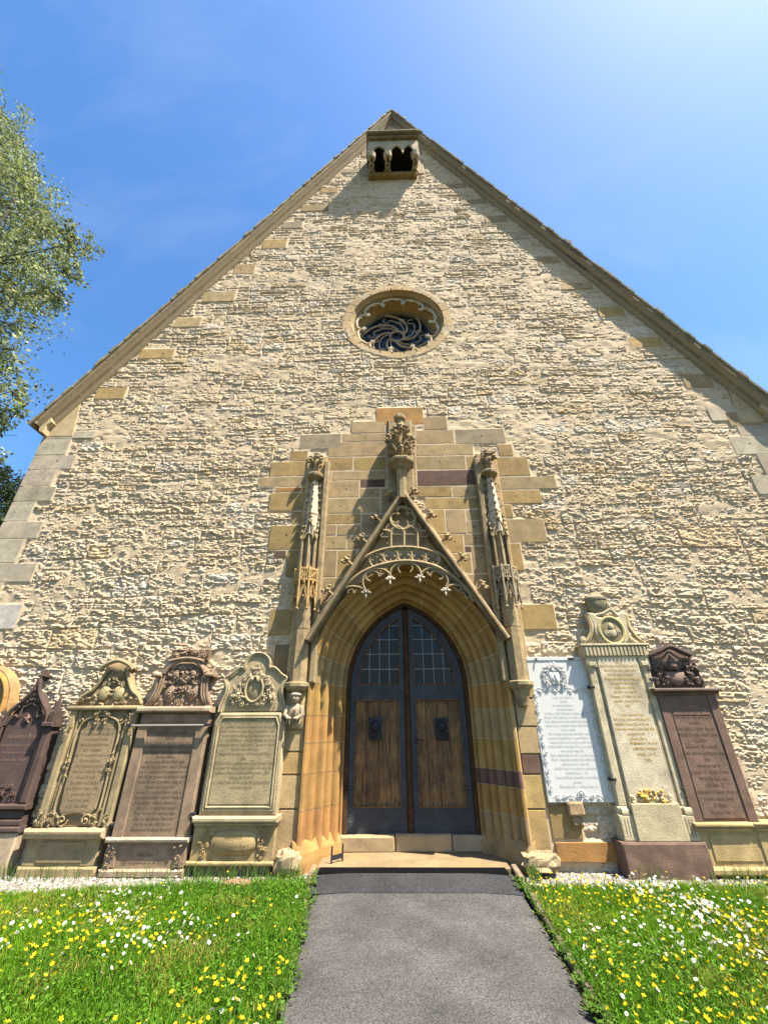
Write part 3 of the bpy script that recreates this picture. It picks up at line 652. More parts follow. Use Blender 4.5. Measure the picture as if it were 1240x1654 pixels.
zl = [0.20, 0.62, 1.02, 1.38, 1.72, 2.14]; zr = [0.20, 0.55, 0.86, 1.05, 1.42, 1.80, 2.14]
lcol = [JO, JO, JY, JO, JY]; rcol = [JT, JY, P_, JY, JT, JY]
for i in range(len(zl) - 1): jamb_piece(-1, zl[i] + .004, zl[i + 1] - .004, jit(lcol[i], .10))
for i in range(len(zr) - 1): jamb_piece(1, zr[i] + .004, zr[i + 1] - .004, jit(rcol[i], .10))
nv = 6
for s in (-1, 1):
    for i in range(nv):
        a, b = i / nv + .003, (i + 1) / nv - (.003 if i < nv - 1 else .0)
        arch_piece(s, a, b, jit([JT, JY, JY, (.36, .24, .08), JY, JY][i], .08))
PJ = PROF.copy(); PJ[:, 1] -= 0.006; PJ[:, 0] += 0.003
for s in (-1, 1):
    jamb_piece(s, 0.18, 2.14, (0.50, 0.43, 0.28), 'jamb_joints', PJ, 2, M_MOR); arch_piece(s, 0, 1, (0.50, 0.43, 0.28), 'arch_joints', PJ, 30, M_MOR)
# splayed plinths of the jambs
for s in (-1, 1):
    mb = MB(); pf = [(-0.01, -0.60), (0.00, -0.50), (0.10, -0.42), (0.17, -0.28), (0.25, -0.20), (0.31, -0.05), (0.40, 0.06), (0.43, 0.13), (0.52, 0.13), (0.54, -0.1)]
    v = []
    for zz, e in ((-0.05, .030), (0.12, .030), (0.20, .022), (0.34, -.034)):
        for i, (o, d) in enumerate(pf):
            v.append((X0 + s * (DW + o - e * .6), -(d + e * .8), zz - (.05 if (i % 2 and zz > .3) else 0)))
    m = len(pf); f = [(i * m + k, i * m + k + 1, (i + 1) * m + k + 1, (i + 1) * m + k) for i in range(3) for k in range(m - 1)]
    mb.add(v, f, jit(JO if s < 0 else JT, .06)); part(mb, 'jamb_plinth', M_JAMB)
# boulders at the foot of the two piers
for (px, py, rx, rz, c) in [(463, 1394, .15, .12, (.38, .29, .17)), (874, 1392, .21, .085, (.35, .27, .16))]:
    x, z = W(px, py, .18); mb = MB(); n_ = 26; th = np.linspace(0, 2 * PI, n_, endpoint=False); ph = np.linspace(-PI / 2, PI / 2, 14); TH, PH = np.meshgrid(th, ph)
    dv = np.stack([np.cos(PH) * np.cos(TH), np.cos(PH) * np.sin(TH), np.sin(PH)], -1); sq = np.sign(dv) * np.abs(dv) ** .6
    rr_ = 1 + .30 * facet(TH * 1.0 + px, PH * 1.0 + 4, .55, .5, 2) + .14 * (fbm(TH * 3 + px, PH * 4 + 9, 1) - .5)
    v = (sq * rr_[..., None] * np.array([rx, .15, rz]) + np.array([x, -.10, max(z, .02)])).reshape(-1, 3); f = [(i * n_ + k, i * n_ + (k + 1) % n_, (i + 1) * n_ + (k + 1) % n_, (i + 1) * n_ + k) for i in range(13) for k in range(n_)]
    mb.add(v, f, c); part(mb, 'foot_boulder', M_ASH)
# threshold: platform in front and a step of three stones
mb = MB(); v = []; nxp = 16
for (y, zz) in ((0.66, .085), (0.05, .092), (yA + .03, .090), (yA + .005, .080), (yA + .005, -.05)):
    for tt in np.linspace(-0.96, 1.34, nxp): v.append((tt, y + (0.012 * math.sin(tt * 5) if y < 0 else 0), zz + 0.006 * math.sin(tt * 3.7 + y * 4)))
f = [(i * nxp + k, (i + 1) * nxp + k, (i + 1) * nxp + k + 1, i * nxp + k + 1) for i in range(4) for k in range(nxp - 1)]
mb.add(v, f, (0.20, 0.15, 0.085)); part(mb, 'threshold_slab', M_JAMB)
for (a, b, c) in [(-0.80, -0.03, (.31, .235, .135)), (-0.03, 0.74, (.33, .255, .15)), (0.74, 1.20, (.30, .235, .15))]:
    mb = MB(); roughblock(mb, a + .006, b - .006, -1.1, -0.49 + rng.uniform(-.01, .01), 0.08, 0.268 + rng.uniform(-.006, .006), c, .010, .04, .02, int(a * 10) + 20); part(mb, 'door_step', M_JAMB, smooth=0.6)

# ---- the door
DD = -0.60                                                             # face of the iron cladding
def door_z(x, o=0.0):
    q = np.abs(x - X0) + (AR - DW); return ZS + np.sqrt(np.maximum(0, (AR + o) ** 2 - q * q))
# wooden frame round the leaves
FR = np.array([(-0.062, -0.70), (-0.062, -0.575), (-0.050, -0.56), (-0.008, -0.56), (0.004, -0.57), (0.004, -0.70)])
frame = MB()
for s in (-1, 1):
    v = []
    for z in (0.27, ZS):
        for (o, d) in FR: v.append((X0 + s * (DW + o), -d, z))
    for tt in np.linspace(0.04, 1, 24):
        for (o, d) in FR:
            x, z = arch_pt(s, o, tt); v.append((x, -d, z))
    m = 6; f = [(i * m + k, i * m + k + 1, (i + 1) * m + k + 1, (i + 1) * m + k) for i in range(25) for k in range(m - 1)]
    frame.add(v, f, (1, 1, 1))
part(frame, 'door_frame', M_DARKWOOD, smooth=0.6)
zP0, zP1 = W(610, 1304, DD)[1], W(610, 1131, DD)[1]; zG0 = W(610, 1106, DD)[1]
LB = 0.27
def leaf(s):
    o = -0.062
    def xx(t_): return X0 + s * t_                                      # t_: distance from the middle
    xi, xo = 0.045, DW + o - 0.004
    pi, po = 0.135, 0.80                                               # panel opening
    base = MB()
    def strip(ts, zlo, zhi, d0, d1, col=(1, 1, 1)):                      # plate between two height functions
        ts = np.array(ts); n = len(ts); v = []
        for d in (d0, d1):
            for tt in ts: v += [(xx(tt), -d, zlo(tt)), (xx(tt), -d, zhi(tt))]
        f = []
        for i in range(n - 1):
            a = 2 * n + 2 * i; f.append((a, a + 2, a + 3, a + 1)); b = 2 * i
            f += [(b, b + 2, a + 2, a), (b + 1, a + 1, a + 3, b + 3)]
        f += [(0, 2 * n, 2 * n + 1, 1), (2 * n - 2, 2 * n - 1, 4 * n - 1, 4 * n - 2)]
        base.add(v, f, col)
    top = lambda tt: float(door_z(np.array(X0 + tt), o - .006))
    C = lambda c: (lambda tt: c)
    sp = np.linspace
    strip(sp(xi, xo, 2), C(LB), C(zP0), DD - .05, DD)                     # bottom rail
    strip([xi, pi], C(zP0), C(zP1), DD - .05, DD); strip([po, xo], C(zP0), C(zP1), DD - .05, DD)
    strip([xi, xo], C(zP1), C(zG0), DD - .05, DD)
    ti = 0.115; go = lambda tt: float(door_z(np.array(X0 + tt), o - 0.135))
    def gtop(tt): return max(zG0, go(tt))
    # glazed head: stile, and the curved rim
    strip([xi, ti], C(zG0), top, DD - .05, DD)
    te = None
    for q in sp(ti, xo, 200):
        q2 = abs(q) + (AR - DW)
        if ZS + math.sqrt(max(0, (AR + o - .135) ** 2 - q2 * q2)) < zG0 or (AR + o - .135) < q2: te = q; break
    te = te or xo
    strip(sp(ti, te, 30), gtop, top, DD - .05, DD); strip(sp(te, xo, 14), C(zG0), lambda tt: max(zG0 + .002, top(tt)), DD - .05, DD)
    lf = part(base, 'door_leaf', M_IRON)
    # back board so that nothing shows through
    mb = MB(); pts = [(xx(xi), LB), (xx(xo), LB)] + [(xx(tt), max(zG0, top(tt) - .01)) for tt in sp(xo, xi, 24)]
    prism(mb, pts, DD - .12, DD - .055, (1, 1, 1), .001); part(mb, 'backing_board', M_VOID_SHADE, lf)
    # oak planks
    n = 4; edges = pi + (po - pi) * np.array([0, .22, .47, .74, 1.0])
    for i in range(n):
        mb = MB(); a, b = sorted((xx(edges[i]), xx(edges[i + 1]))); box(mb, a + .0015, b - .0015, DD - .05, DD - .022 + rng.uniform(-.003, .003), zP0, zP1, np.array((1, 1, 1)) * rng.uniform(.8, 1.15), .004); part(mb, 'plank', M_WOOD, lf)
    mb = MB(); a, b = sorted((xx(pi), xx(po)))
    for (p, q) in (((a, zP0), (b, zP0)), ((a, zP1), (b, zP1)), ((a, zP0), (a, zP1)), ((b, zP0), (b, zP1))):
        L = 40; pts = np.linspace(0, 1, L)[:, None]; w = np.array(p) + (np.array(q) - np.array(p)) * pts
        tube(mb, np.c_[w[:, 0] + rng.uniform(-.003, .003, L), np.full(L, -DD - .002), w[:, 1] + rng.uniform(-.003, .003, L)], .010, 4, False)
    rim = [(xx(tt), gtop(tt)) for tt in sp(te, ti, 40)]
    rim = [(xx(te), zG0)] + rim + [(xx(ti), zG0), (xx(te), zG0)]
    rim = np.array(rim); L = len(rim); tube(mb, np.c_[rim[:, 0] + rng.uniform(-.003, .003, L), np.full(L, -DD - .002), rim[:, 1] + rng.uniform(-.003, .003, L)], .010, 4, False)
    part(mb, 'panel_moulding', M_RUST, lf)
    # leaded panes and their bars
    cols = sp(ti, te, 5); rows = list(np.arange(zG0, 3.4, 0.232)); bars = MB()
    for i in range(4):
        for z0 in rows:
            ts = sp(cols[i] + .007, cols[i + 1] - .007, 5); lo = z0 + .008; hi = [min(z0 + .224, gtop(tt) - .012) for tt in ts]
            if max(hi) - lo < .03: continue
            hi = [max(lo + .001, h) for h in hi]
            mb = MB(); tl = rng.uniform(-.006, .006, 2)
            v = [(xx(tt), -(DD - .030) + tl[0] * (tt - cols[i]) * 3, lo) for tt in ts] + [(xx(tt), -(DD - .030) + tl[1] * .3, h) for tt, h in zip(ts, hi)]
            fs = [(k, k + 1, 6 + k, 5 + k) for k in range(4)]
            if s < 0: fs = [q[::-1] for q in fs]
            mb.add(v, fs, jit((.009, .011, .009), .5)); part(mb, 'pane', M_GLASS, lf)
    for i in range(1, 4): tube(bars, [(xx(cols[i]), -DD + .022, zG0), (xx(cols[i]), -DD + .022, gtop(cols[i]))], .007, 5)
    for z0 in rows[1:]:
        tm = te
        for q in sp(ti, te, 60):
            if gtop(q) < z0: tm = q; break
        if tm > ti + .03: tube(bars, [(xx(ti), -DD + .020, z0), (xx(tm), -DD + .020, z0)], .008, 5)
    part(bars, 'glazing_bars', simple_mat('lead', (0.20, 0.21, 0.20), .7, .0), lf)
    # rivets and studs
    rv = MB()
    def rivet(tt, z, r=.010, d=DD): blob(rv, (xx(tt), -d, z), (r, r * .8, r), (1, 1, 1), 0.02, False)
    for z in sp(LB + .04, 3.0, 34):
        if z < top(.075) - .05: rivet(.072, z)
        if z < 2.0: rivet(xo - .035, z)
    for tt in sp(.12, xo - .05, 13):
        for z in (LB + .05, LB + .13, zP0 - .035, zP1 + .035, zG0 - .03): rivet(tt, z)
    for tt in sp(.1, xo - .02, 20): rivet(tt, max(zG0, top(tt) - .055))
    for z0 in (zP0 + .28, zG0):                                          # strap ends at the hinge side
        for i in range(5):
            for j in range(3): rivet(xo - .03 - j * .028, z0 - .1 + i * .045, .009)
    for z in sp(zP0 + .04, zP1 - .04, 7):
        for q in (.03, .30, .40, .62, .72, .97):
            for dz in ((0,) if z in (zP0 + .04,) or z > zP1 - .05 else (-.022, .022)): rivet(pi + (po - pi) * q, z + dz, .014, DD - .022)
    part(rv, 'rivets', M_RIVET, lf, 9, None, 'stuff')
    # lion-head knocker with ring
    kx, kz = W(606 if s < 0 else 713, 1175, DD + .03); mb = MB(); k0 = DD - .02
    box(mb, kx - .10, kx + .10, k0, k0 + .014, kz - .17, kz + .13, (1, 1, 1), .004)
    blob(mb, (kx, -k0 - .03, kz + .012), (.070, .055, .075), (1, 1, 1), .03)
    for a in np.linspace(0, 2 * PI, 15)[:-1]: leaf_relief(mb, kx + .042 * math.cos(a), kz + .02 + .045 * math.sin(a), k0 + .012, .045, a, .012)
    blob(mb, (kx, -k0 - .075, kz - .012), (.026, .026, .030), (1, 1, 1), .03); blob(mb, (kx, -k0 - .085, kz + .010), (.012, .03, .02), (1, 1, 1), 0)
    for e in (-1, 1):
        blob(mb, (kx + e * .024, -k0 - .066, kz + .024), (.011, .009, .009), (1, 1, 1), 0, False); blob(mb, (kx + e * .045, -k0 - .045, kz + .058), (.014, .012, .016), (1, 1, 1), 0, False)
    part(mb, 'lion_knocker', M_BLACK, lf, 9)
    mb = MB(); tube(mb, [(kx + .055 * math.cos(a), -k0 - .07 + .012 * math.sin(a), kz - .075 + .062 * math.sin(a)) for a in np.linspace(0, 2 * PI, 19)[:-1]], .010, 6, True); part(mb, 'knocker_ring', M_BLACK, lf, 9)
    if s > 0:
        hx, hz = W(672, 1195, DD); mb = MB(); box(mb, hx - .02, hx + .02, DD, DD + .01, hz - .05, hz + .06, (1, 1, 1), .003)
        tube(mb, [(hx, -DD - .01, hz), (hx, -DD - .05, hz), (hx + .05, -DD - .055, hz + .005), (hx + .11, -DD - .05, hz - .01)], [.009, .009, .009, .007], 6)
        box(mb, hx - .012, hx + .012, DD, DD + .008, hz - .17, hz - .10, (1, 1, 1), .003); part(mb, 'door_handle', M_BLACK, lf, 9)
leaf(-1); leaf(1)
mb = MB(); box(mb, X0 - .040, X0 + .040, DD - .1, DD + .035, LB, 3.36, (1, 1, 1), .02); part(mb, 'meeting_post', M_DARKWOOD)

# ---- ornamental gable over the portal
GA, GM = 5.20, 1.715                                                    # apex height and slope of its front nose
sec = math.sqrt(1 + GM * GM)
def crocket(mb, p, s, col, k=1.0):
    """leafy knob growing outwards from a sloping edge; s=-1 leans left, +1 right"""
    x, y, z = p
    tube(mb, [(x - s * .03 * k, y, z - .02 * k), (x + s * .02 * k, y - .01, z + .03 * k), (x + s * .055 * k, y - .02, z + .05 * k)], [.020 * k, .017 * k, .02 * k], 5, False, col)
    for (dx, dy, dz, r) in ((.075, -.01, .095, .030), (.105, -.02, .045, .033), (.06, -.055, .06, .030), (.055, .04, .065, .028), (.045, -.015, .115, .024), (.09, -.05, .02, .022)):
        blob(mb, (x + s * dx * k, y + dy * k, z + dz * k), (r * k * 1.15, r * k, r * k * .85), jit(col, .08), .22, False)
portal = bpy.data.objects.new('portal_gable', None); COL.objects.link(portal); portal.parent = church; ORG['portal_gable'] = ORG['church']
GC = (0.235, 0.18, 0.10); LC = (0.28, 0.218, 0.122)
for s in (-1, 1):
    # coping: nose in front, weathered slope running back to the wall
    prof = [(-.035, .15), (-.035, .290), (-.030, .315), (-.02, .30), (-.012, .325), (.014, .325), (.026, .31), (.155, .02), (.155, -.05), (-.035, -.05)]
    m = len(prof); v = []; nseg = 26; xf = 1.455
    for i in range(nseg + 1):
        q = i / nseg
        for (o, d) in prof:
            x1 = xf + o / sec * GM; xx = x1 * (1 - q); z = GA + o * sec - GM * xx
            e = 0.006 * (vnoise(np.array(i * .9 + o * 20), np.array(d * 30 + s * 5), 2) - .5) if (  .026 <= o and .0 < q < 1) else 0
            v.append((X0 + s * xx, -d - 2 * e, z + e))
    f = [(i * m + k, i * m + (k + 1) % m, (i + 1) * m + (k + 1) % m, (i + 1) * m + k) for i in range(nseg) for k in range(m)] + [tuple(range(m))]
    mb = MB(); mb.add(v, f, jit(GC, .05)); part(mb, 'gable_coping', M_CARV, portal)
CROK = [[(636, 796), (612, 833), (590, 868), (567, 901), (536, 950)], [(662, 797), (689, 832), (715, 869), (739, 901), (772, 950)]]
for s, L in ((-1, CROK[0]), (1, CROK[1])):
    for (px, py) in L:
        x, y, z = P(px, py, .17); zl_ = GA + .1 * sec - GM * abs(x - X0)
        mb = MB(); crocket(mb, (x - s * .02, -.17, zl_), s, jit(LC, .06), 1.35); part(mb, 'crocket', M_CARV, portal, 1.0)
# tracery traced on its plane
TD = 0.245
def c5(u, v, d=TD): return P(560 + u / 6.2, 770 + v / 6.2, d)
def smooth(pts, n=10):
    p = np.array(pts, float); q = np.concatenate([2 * p[:1] - p[1:2], p, 2 * p[-1:] - p[-2:-1]]); out_ = []
    for i in range(1, len(q) - 2):
        for t_ in np.linspace(0, 1, n, endpoint=False):
            a, b, c, e = q[i - 1], q[i], q[i + 1], q[i + 2]
            out_.append(.5 * ((2 * b) + (c - a) * t_ + (2 * a - 5 * b + 4 * c - e) * t_ ** 2 + (3 * b - a - 3 * c + e) * t_ ** 3))
    out_.append(p[-1]); return np.array(out_)
tr = MB()
def rib(pts, r=.026, sm=True, d=TD):
    q = [c5(u, v, d) for u, v in pts]; q = smooth(q, 7) if sm else np.array(q)
    tube(tr, q, r, 6, False, jit(LC, .05), 1.25)
rib([(-5, 1010), (160, 828), (300, 752), (440, 717), (570, 708), (700, 716), (830, 745), (965, 800), (1130, 1010)], .030)
rib([(-40, 1120), (60, 1030), (150, 962), (280, 903), (440, 862), (590, 846), (740, 860), (880, 897), (1000, 958), (1110, 1040), (1200, 1120)], .030)
rib([(-40, 1120), (-150, 1240), (-230, 1350)], .026); rib([(1200, 1120), (1290, 1220), (1370, 1330)], .026)
for u in (440, 570, 705): rib([(u, 715), (u, 560)], .026, False)
for u, v0, v1 in ((400, 700, 600), (758, 720, 590)): rib([(u, v0), (u, v1)], .016, False, .12)
rib([(440, 560), (455, 530), (490, 503)], .022); rib([(570, 562), (558, 535), (530, 508), (490, 500)], .022); rib([(570, 562), (582, 535), (610, 508), (640, 500)], .022); rib([(705, 562), (690, 530), (640, 500)], .022)
rib([(440, 560), (415, 545), (362, 535)], .020); rib([(705, 562), (730, 545), (790, 540)], .020); rib([(490, 500), (470, 480), (452, 450)], .018); rib([(640, 500), (660, 480), (672, 450)], .018)
def ring(cx, cz, r, th, d=TD, mbb=None, col=LC): tube(tr if mbb is None else mbb, arc(cx, cz, r, 0, 2 * PI, 25, d)[:-1], th, 6, True, jit(col, .04), 1.2)
def foils(mbb, cx, cz, r, n, th, d, a0=PI / 2, col=LC, spread=0.70):
    for k in range(n):
        a = a0 + k * 2 * PI / n; ox, oz = cx + r * .50 * math.cos(a), cz + r * .50 * math.sin(a)
        tube(mbb, arc(ox, oz, r * .44, a - PI * spread, a + PI * spread, 13, d), th, 5, False, jit(col, .04))
cx, _, cz = c5(557, 415); ring(cx, cz, .215, .024); foils(tr, cx, cz, .215, 4, .020, TD)
cx, _, cz = c5(555, 270); foils(tr, cx, cz, .09, 3, .014, TD)
for u in (505, 640): cx, _, cz = c5(u, 545); foils(tr, cx, cz, .10, 3, .012, TD)
for (u, v) in ((430, 505), (700, 500), (380, 580), (770, 575)): cx, _, cz = c5(u, v); foils(tr, cx, cz, .075, 3, .012, TD)
# hanging cusps under the arc
for L in ([(433, 1015), (438, 945), (485, 888), (585, 856), (690, 888), (735, 950), (733, 1005)], [(192, 1150), (160, 1070), (178, 990), (250, 932), (350, 928), (418, 965), (433, 1015)],
          [(733, 1005), (765, 950), (830, 915), (910, 918), (975, 965), (1008, 1045), (985, 1125)], [(-90, 1180), (-20, 1120), (60, 1100), (150, 1118), (192, 1150)], [(985, 1125), (1040, 1088), (1120, 1090), (1195, 1140), (1240, 1200), (1250, 1240)],
          [(-90, 1180), (-140, 1190), (-200, 1260)], [(1250, 1240), (1290, 1240), (1330, 1290)]): rib(L, .021)
for L in ([(535, 965), (510, 920), (540, 882), (590, 872), (640, 885), (655, 922), (635, 960)], [(235, 1050), (195, 1020), (200, 965), (260, 945), (310, 965), (325, 1000), (350, 975)], [(835, 1000), (850, 960), (900, 942), (950, 970), (960, 1015), (925, 1030)],
          [(10, 1165), (20, 1140), (60, 1130), (70, 1170), (100, 1130)], [(1075, 1110), (1110, 1150), (1140, 1115), (1150, 1160), (1190, 1160)], [(330, 960), (345, 985), (375, 965)], [(800, 955), (830, 990), (840, 960)],
          [(-120, 1215), (-100, 1235), (-80, 1200)], [(1190, 1180), (1185, 1215), (1225, 1210)]): rib(L, .014)
part(tr, 'tracery', M_CARV, portal, 0.9)
for (u, v) in ((298, 838), (436, 796), (576, 784), (716, 795), (855, 826)):
    mb = MB(); cx, _, cz = c5(u, v); ring(cx, cz, .118, .018, TD, mb); foils(mb, cx, cz, .118, 4, .013, TD, PI / 4); part(mb, 'roundel', M_CARV, portal, 0.9)
for (u, v) in ((433, 1030), (731, 1015), (190, 1168), (988, 1145)):
    mb = MB(); x, y, z = c5(u, v, TD + .02); c = (.56, .50, .40)
    for (dx, dz, rx, rz) in ((0, -.045, .018, .045), (-.05, .012, .036, .022), (.05, .012, .036, .022), (0, .02, .024, .03), (-.03, .04, .016, .02), (.03, .04, .016, .02)): blob(mb, (x + dx, y, z + dz), (rx, .026, rz), c, .1, False)
    part(mb, 'fleuron', M_CARV, portal, 1.0)
# finial on the gable
fi = bpy.data.objects.new('finial', None); COL.objects.link(fi); fi.parent = church; ORG['finial'] = ORG['church']
FX, FY = 0.175, -0.30
fi.location = (0, .045, .05)
mb = MB(); lathe(mb, (FX, FY, 5.02), [(.088, 0), (.092, .50), (.12, .60)], 8, LC); box(mb, FX - .235, FX + .235, -.05, .10, 5.15, 6.95, LC, .02); box(mb, FX - .08, FX + .08, .05, .30, 5.0, 6.5, LC, .01); part(mb, 'finial_shaft', M_CARV, fi, 0.5)
mb = MB(); lathe(mb, (FX, FY, 5.60), [(.13, 0), (.16, .03), (.17, .06), (.245, .12), (.255, .16), (.245, .19), (.13, .23)], 8, GC); part(mb, 'collar', M_CARV, fi, 0.4)
mb = MB(); lathe(mb, (FX, FY, 5.80), [(.10, 0), (.085, .3), (.10, .6), (.075, .85), (.07, 1.0)], 8, LC)
for tier, (zz, rr_, nn, sc) in enumerate(((5.98, .20, 8, 1.15), (6.20, .225, 8, 1.25), (6.42, .17, 8, .95))):
    for k in range(nn):
        a = k * 2 * PI / nn + tier * .39; ca, sa = math.cos(a), math.sin(a); c = jit(LC, .12)
        tube(mb, [(FX + .06 * ca, FY + .06 * sa, zz - .06), (FX + rr_ * .7 * ca, FY + rr_ * .7 * sa, zz + .02), (FX + rr_ * 1.05 * ca, FY + rr_ * 1.05 * sa, zz + .10)], [.03, .035, .02], 5, False, c)
        for (q, dz, r) in ((1.05, .10, .045), (1.12, .03, .035), (.85, .13, .04), (1.0, -.02, .03)):
            aj = a + rng.uniform(-.22, .22); blob(mb, (FX + rr_ * q * math.cos(aj) * sc / 1.15, FY + rr_ * q * math.sin(aj) * sc / 1.15, zz + dz + rng.uniform(-.02, .02)), (r, r, r * .8), jit(LC, .12), .25, False)
part(mb, 'leaf_head', M_CARV, fi, 0.8)
mb = MB(); lathe(mb, (FX, FY, 6.66), [(.06, 0), (.07, .08), (.115, .11), (.12, .17), (.10, .20), (.0, .21)], 8, LC); part(mb, 'finial_cap', M_CARV, fi, 0.4)

# ---- the two pinnacles beside the gable
def pinnacle(s):
    xa = X0 + s * 1.59; ya = -.10; R0 = .132
    pn = bpy.data.objects.new('pinnacle', None); COL.objects.link(pn); pn.parent = church; ORG[pn.name] = ORG['church']
    mb = MB(); lathe(mb, (xa, ya, 2.14), [(R0, 0), (R0, .75)], 8, jit(LC, .05)); lathe(mb, (xa, ya, 2.90), [(R0, 0), (R0, .62)], 8, jit(LC, .05))
    box(mb, xa - s * .20 - .05, xa - s * .20 + .05, -.02, .13, 2.14, 6.0, jit(LC, .05), .02); box(mb, xa - .19, xa + .19, -.02, .05, 2.14, 6.15, jit(T_, .05), .01)
    part(mb, 'shaft', M_CARV, pn, 0.4)
    # canopy with openwork frieze
    mb = MB(); c = (.40, .27, .115) if s < 0 else (.30, .245, .16)
    for zz in (3.62, 3.80): lathe(mb, (xa, ya, zz), [(.185, 0), (.205, .012), (.205, .035), (.185, .045)], 8, c)
    lathe(mb, (xa, ya, 3.40), [(.10, 0), (.11, .45)], 8, (.2, .16, .1))
    for k in range(8):
        a = PI / 8 + k * PI / 4; a2 = a + PI / 4; p0 = np.array([xa + .195 * math.cos(a), ya + .195 * math.sin(a)]); p1 = np.array([xa + .195 * math.cos(a2), ya + .195 * math.sin(a2)]); pm = (p0 + p1) / 2
        if pm[1] > ya + .1: continue
        tube(mb, [(p0[0], p0[1], 3.16 + .06 * (k % 2)), (p0[0], p0[1], 3.28), (p0[0], p0[1], 3.86)], [.008, .020, .018], 5, False, c)
        blob(mb, (p0[0], p0[1], 3.18), (.026, .026, .03), c, .15, False)
        for q in (.25, .5, .75):
            pq = p0 + (p1 - p0) * q; tube(mb, [(pq[0], pq[1], 3.64), (pq[0], pq[1], 3.82)], .011, 4, False, c)
        tube(mb, [(p0[0], p0[1], 3.66), (p1[0], p1[1], 3.80)], .010, 4, False, c); tube(mb, [(p1[0], p1[1], 3.66), (p0[0], p0[1], 3.80)], .010, 4, False, c)
        tube(mb, [(p0[0], p0[1], 3.26), (pm[0], pm[1], 3.55), (p1[0], p1[1], 3.26)], .017, 5, False, c); tube(mb, [(p0[0], p0[1], 3.36), (pm[0], pm[1], 3.62), (p1[0], p1[1], 3.36)], .012, 5, False, c)
        blob(mb, (pm[0], pm[1], 3.60), (.022, .022, .03), c, .1, False); blob(mb, (pm[0], pm[1], 3.38), (.02, .012, .02), c, .1, False)
    part(mb, 'canopy', M_CARV, pn, 0.8)
    mb = MB(); lathe(mb, (xa, ya, 3.84), [(.120, 0), (.120, .66)], 4, jit(LC, .05), PI / 4 if False else 0)
    for e in (-1, 1): box(mb, xa + e * .105 - .016, xa + e * .105 + .016, .1, .205, 3.84, 4.46, jit(LC, .05), .004)
    part(mb, 'upper_shaft', M_CARV, pn, 0.4)
    # gablets
    mb = MB()
    for (dx, dy) in ((0, -1), (-1, 0), (1, 0)):
        bx, by = xa + dx * .125, ya + dy * .115; tx, ty = (1, 0) if dy else (0, 1)
        L = [(bx - tx * .125, by - ty * .125, 4.36), (bx, by, 4.74), (bx + tx * .125, by + ty * .125, 4.36)]
        tube(mb, L, .020, 5, False, jit(LC, .05)); tube(mb, arc(0, 0, .07, 0, PI, 8, 0) and [(bx + tx * .07 * math.cos(t_), by + ty * .07 * math.cos(t_), 4.38 + .09 * math.sin(t_)) for t_ in np.linspace(0, PI, 8)], .012, 5, False, jit(LC, .05))
        for q in (.25, .55, .85):
            for e in (-1, 1): blob(mb, (bx + tx * e * .13 * (1 - q), by + ty * e * .13 * (1 - q), 4.40 + .36 * q), (.024, .024, .022), jit(LC, .08), .25, False)
        blob(mb, (bx, by, 4.79), (.03, .03, .04), jit(LC, .08), .2, False)
    part(mb, 'gablet', M_CARV, pn, 0.9)
    mb = MB(); lathe(mb, (xa, ya, 4.48), [(.125, 0), (.115, .25), (.055, 1.10)], 4, jit((.48, .41, .31), .04), 0); lathe(mb, (xa, ya, 4.86), [(.115, 0), (.115, .02)], 4, LC, 0); part(mb, 'spire', M_CARV, pn, 0.4)
    mb = MB()
    for k in range(4):
        for i in range(6):
            q = (i + .4) / 6; z = 4.62 + .92 * q; r = .12 - .06 * q; a = k * PI / 2
            if math.sin(a) > .5: continue
            c = jit(LC, .08); ca, sa = math.cos(a), math.sin(a)
            blob(mb, (xa + (r + .018) * ca, ya + (r + .018) * sa, z), (.024, .024, .018), c, .2, False); blob(mb, (xa + (r + .034) * ca, ya + (r + .034) * sa, z + .022), (.014, .014, .016), c, .2, False)
    part(mb, 'crockets', M_CARV, pn, 0.9)
    mb = MB(); lathe(mb, (xa, ya, 5.55), [(.05, 0), (.09, .04), (.145, .08), (.15, .12), (.135, .15), (.06, .17)], 10, GC); part(mb, 'collar', M_CARV, pn, 0.5)
    mb = MB(); lathe(mb, (xa, ya, 5.7), [(.06, 0), (.05, .16), (.06, .3), (.04, .46)], 8, LC)
    for k in range(4):
        a = k * PI / 2 + (PI / 4 if s < 0 else PI / 4); ca, sa = math.cos(a), math.sin(a)
        for (r, z, q) in ((.10, 5.93, .045), (.145, 5.97, .05), (.17, 5.92, .035), (.12, 6.04, .04), (.155, 6.04, .03)): blob(mb, (xa + r * ca, ya + r * sa, z), (q, q, q * .85), jit(LC, .12), .25, False)
    blob(mb, (xa, ya, 6.15), (.055, .055, .05), LC, .15); blob(mb, (xa, ya, 6.08), (.075, .075, .05), LC, .2)
    part(mb, 'finial_bud', M_CARV, pn, 0.8)
    # corbel
    mb = MB(); lathe(mb, (xa, ya, 2.03), [(.13, 0), (.165, .03), (.185, .06), (.185, .105), (.15, .12)], 8, LC)
    if s > 0: lathe(mb, (xa, ya, 1.80), [(.02, 0), (.075, .03), (.085, .09), (.10, .13), (.125, .23)], 8, LC)
    part(mb, 'corbel', M_CARV, pn, 0.4)
    if s < 0:                                                           # little capped figure carrying the left shaft
        mb = MB(); c = (.34, .28, .19); y0 = -.16
        blob(mb, (xa, y0 - .03, 1.94), (.058, .062, .072), c, .03); blob(mb, (xa, y0 - .02, 1.985), (.085, .085, .035), (.46, .40, .31), .06); blob(mb, (xa, y0, 2.01), (.06, .06, .035), (.46, .40, .31), .04)
        blob(mb, (xa, y0 - .095, 1.935), (.012, .018, .02), c, 0); blob(mb, (xa, y0 + .02, 1.77), (.115, .09, .11), c, .06); blob(mb, (xa, y0 + .05, 1.64), (.085, .06, .09), c, .06)
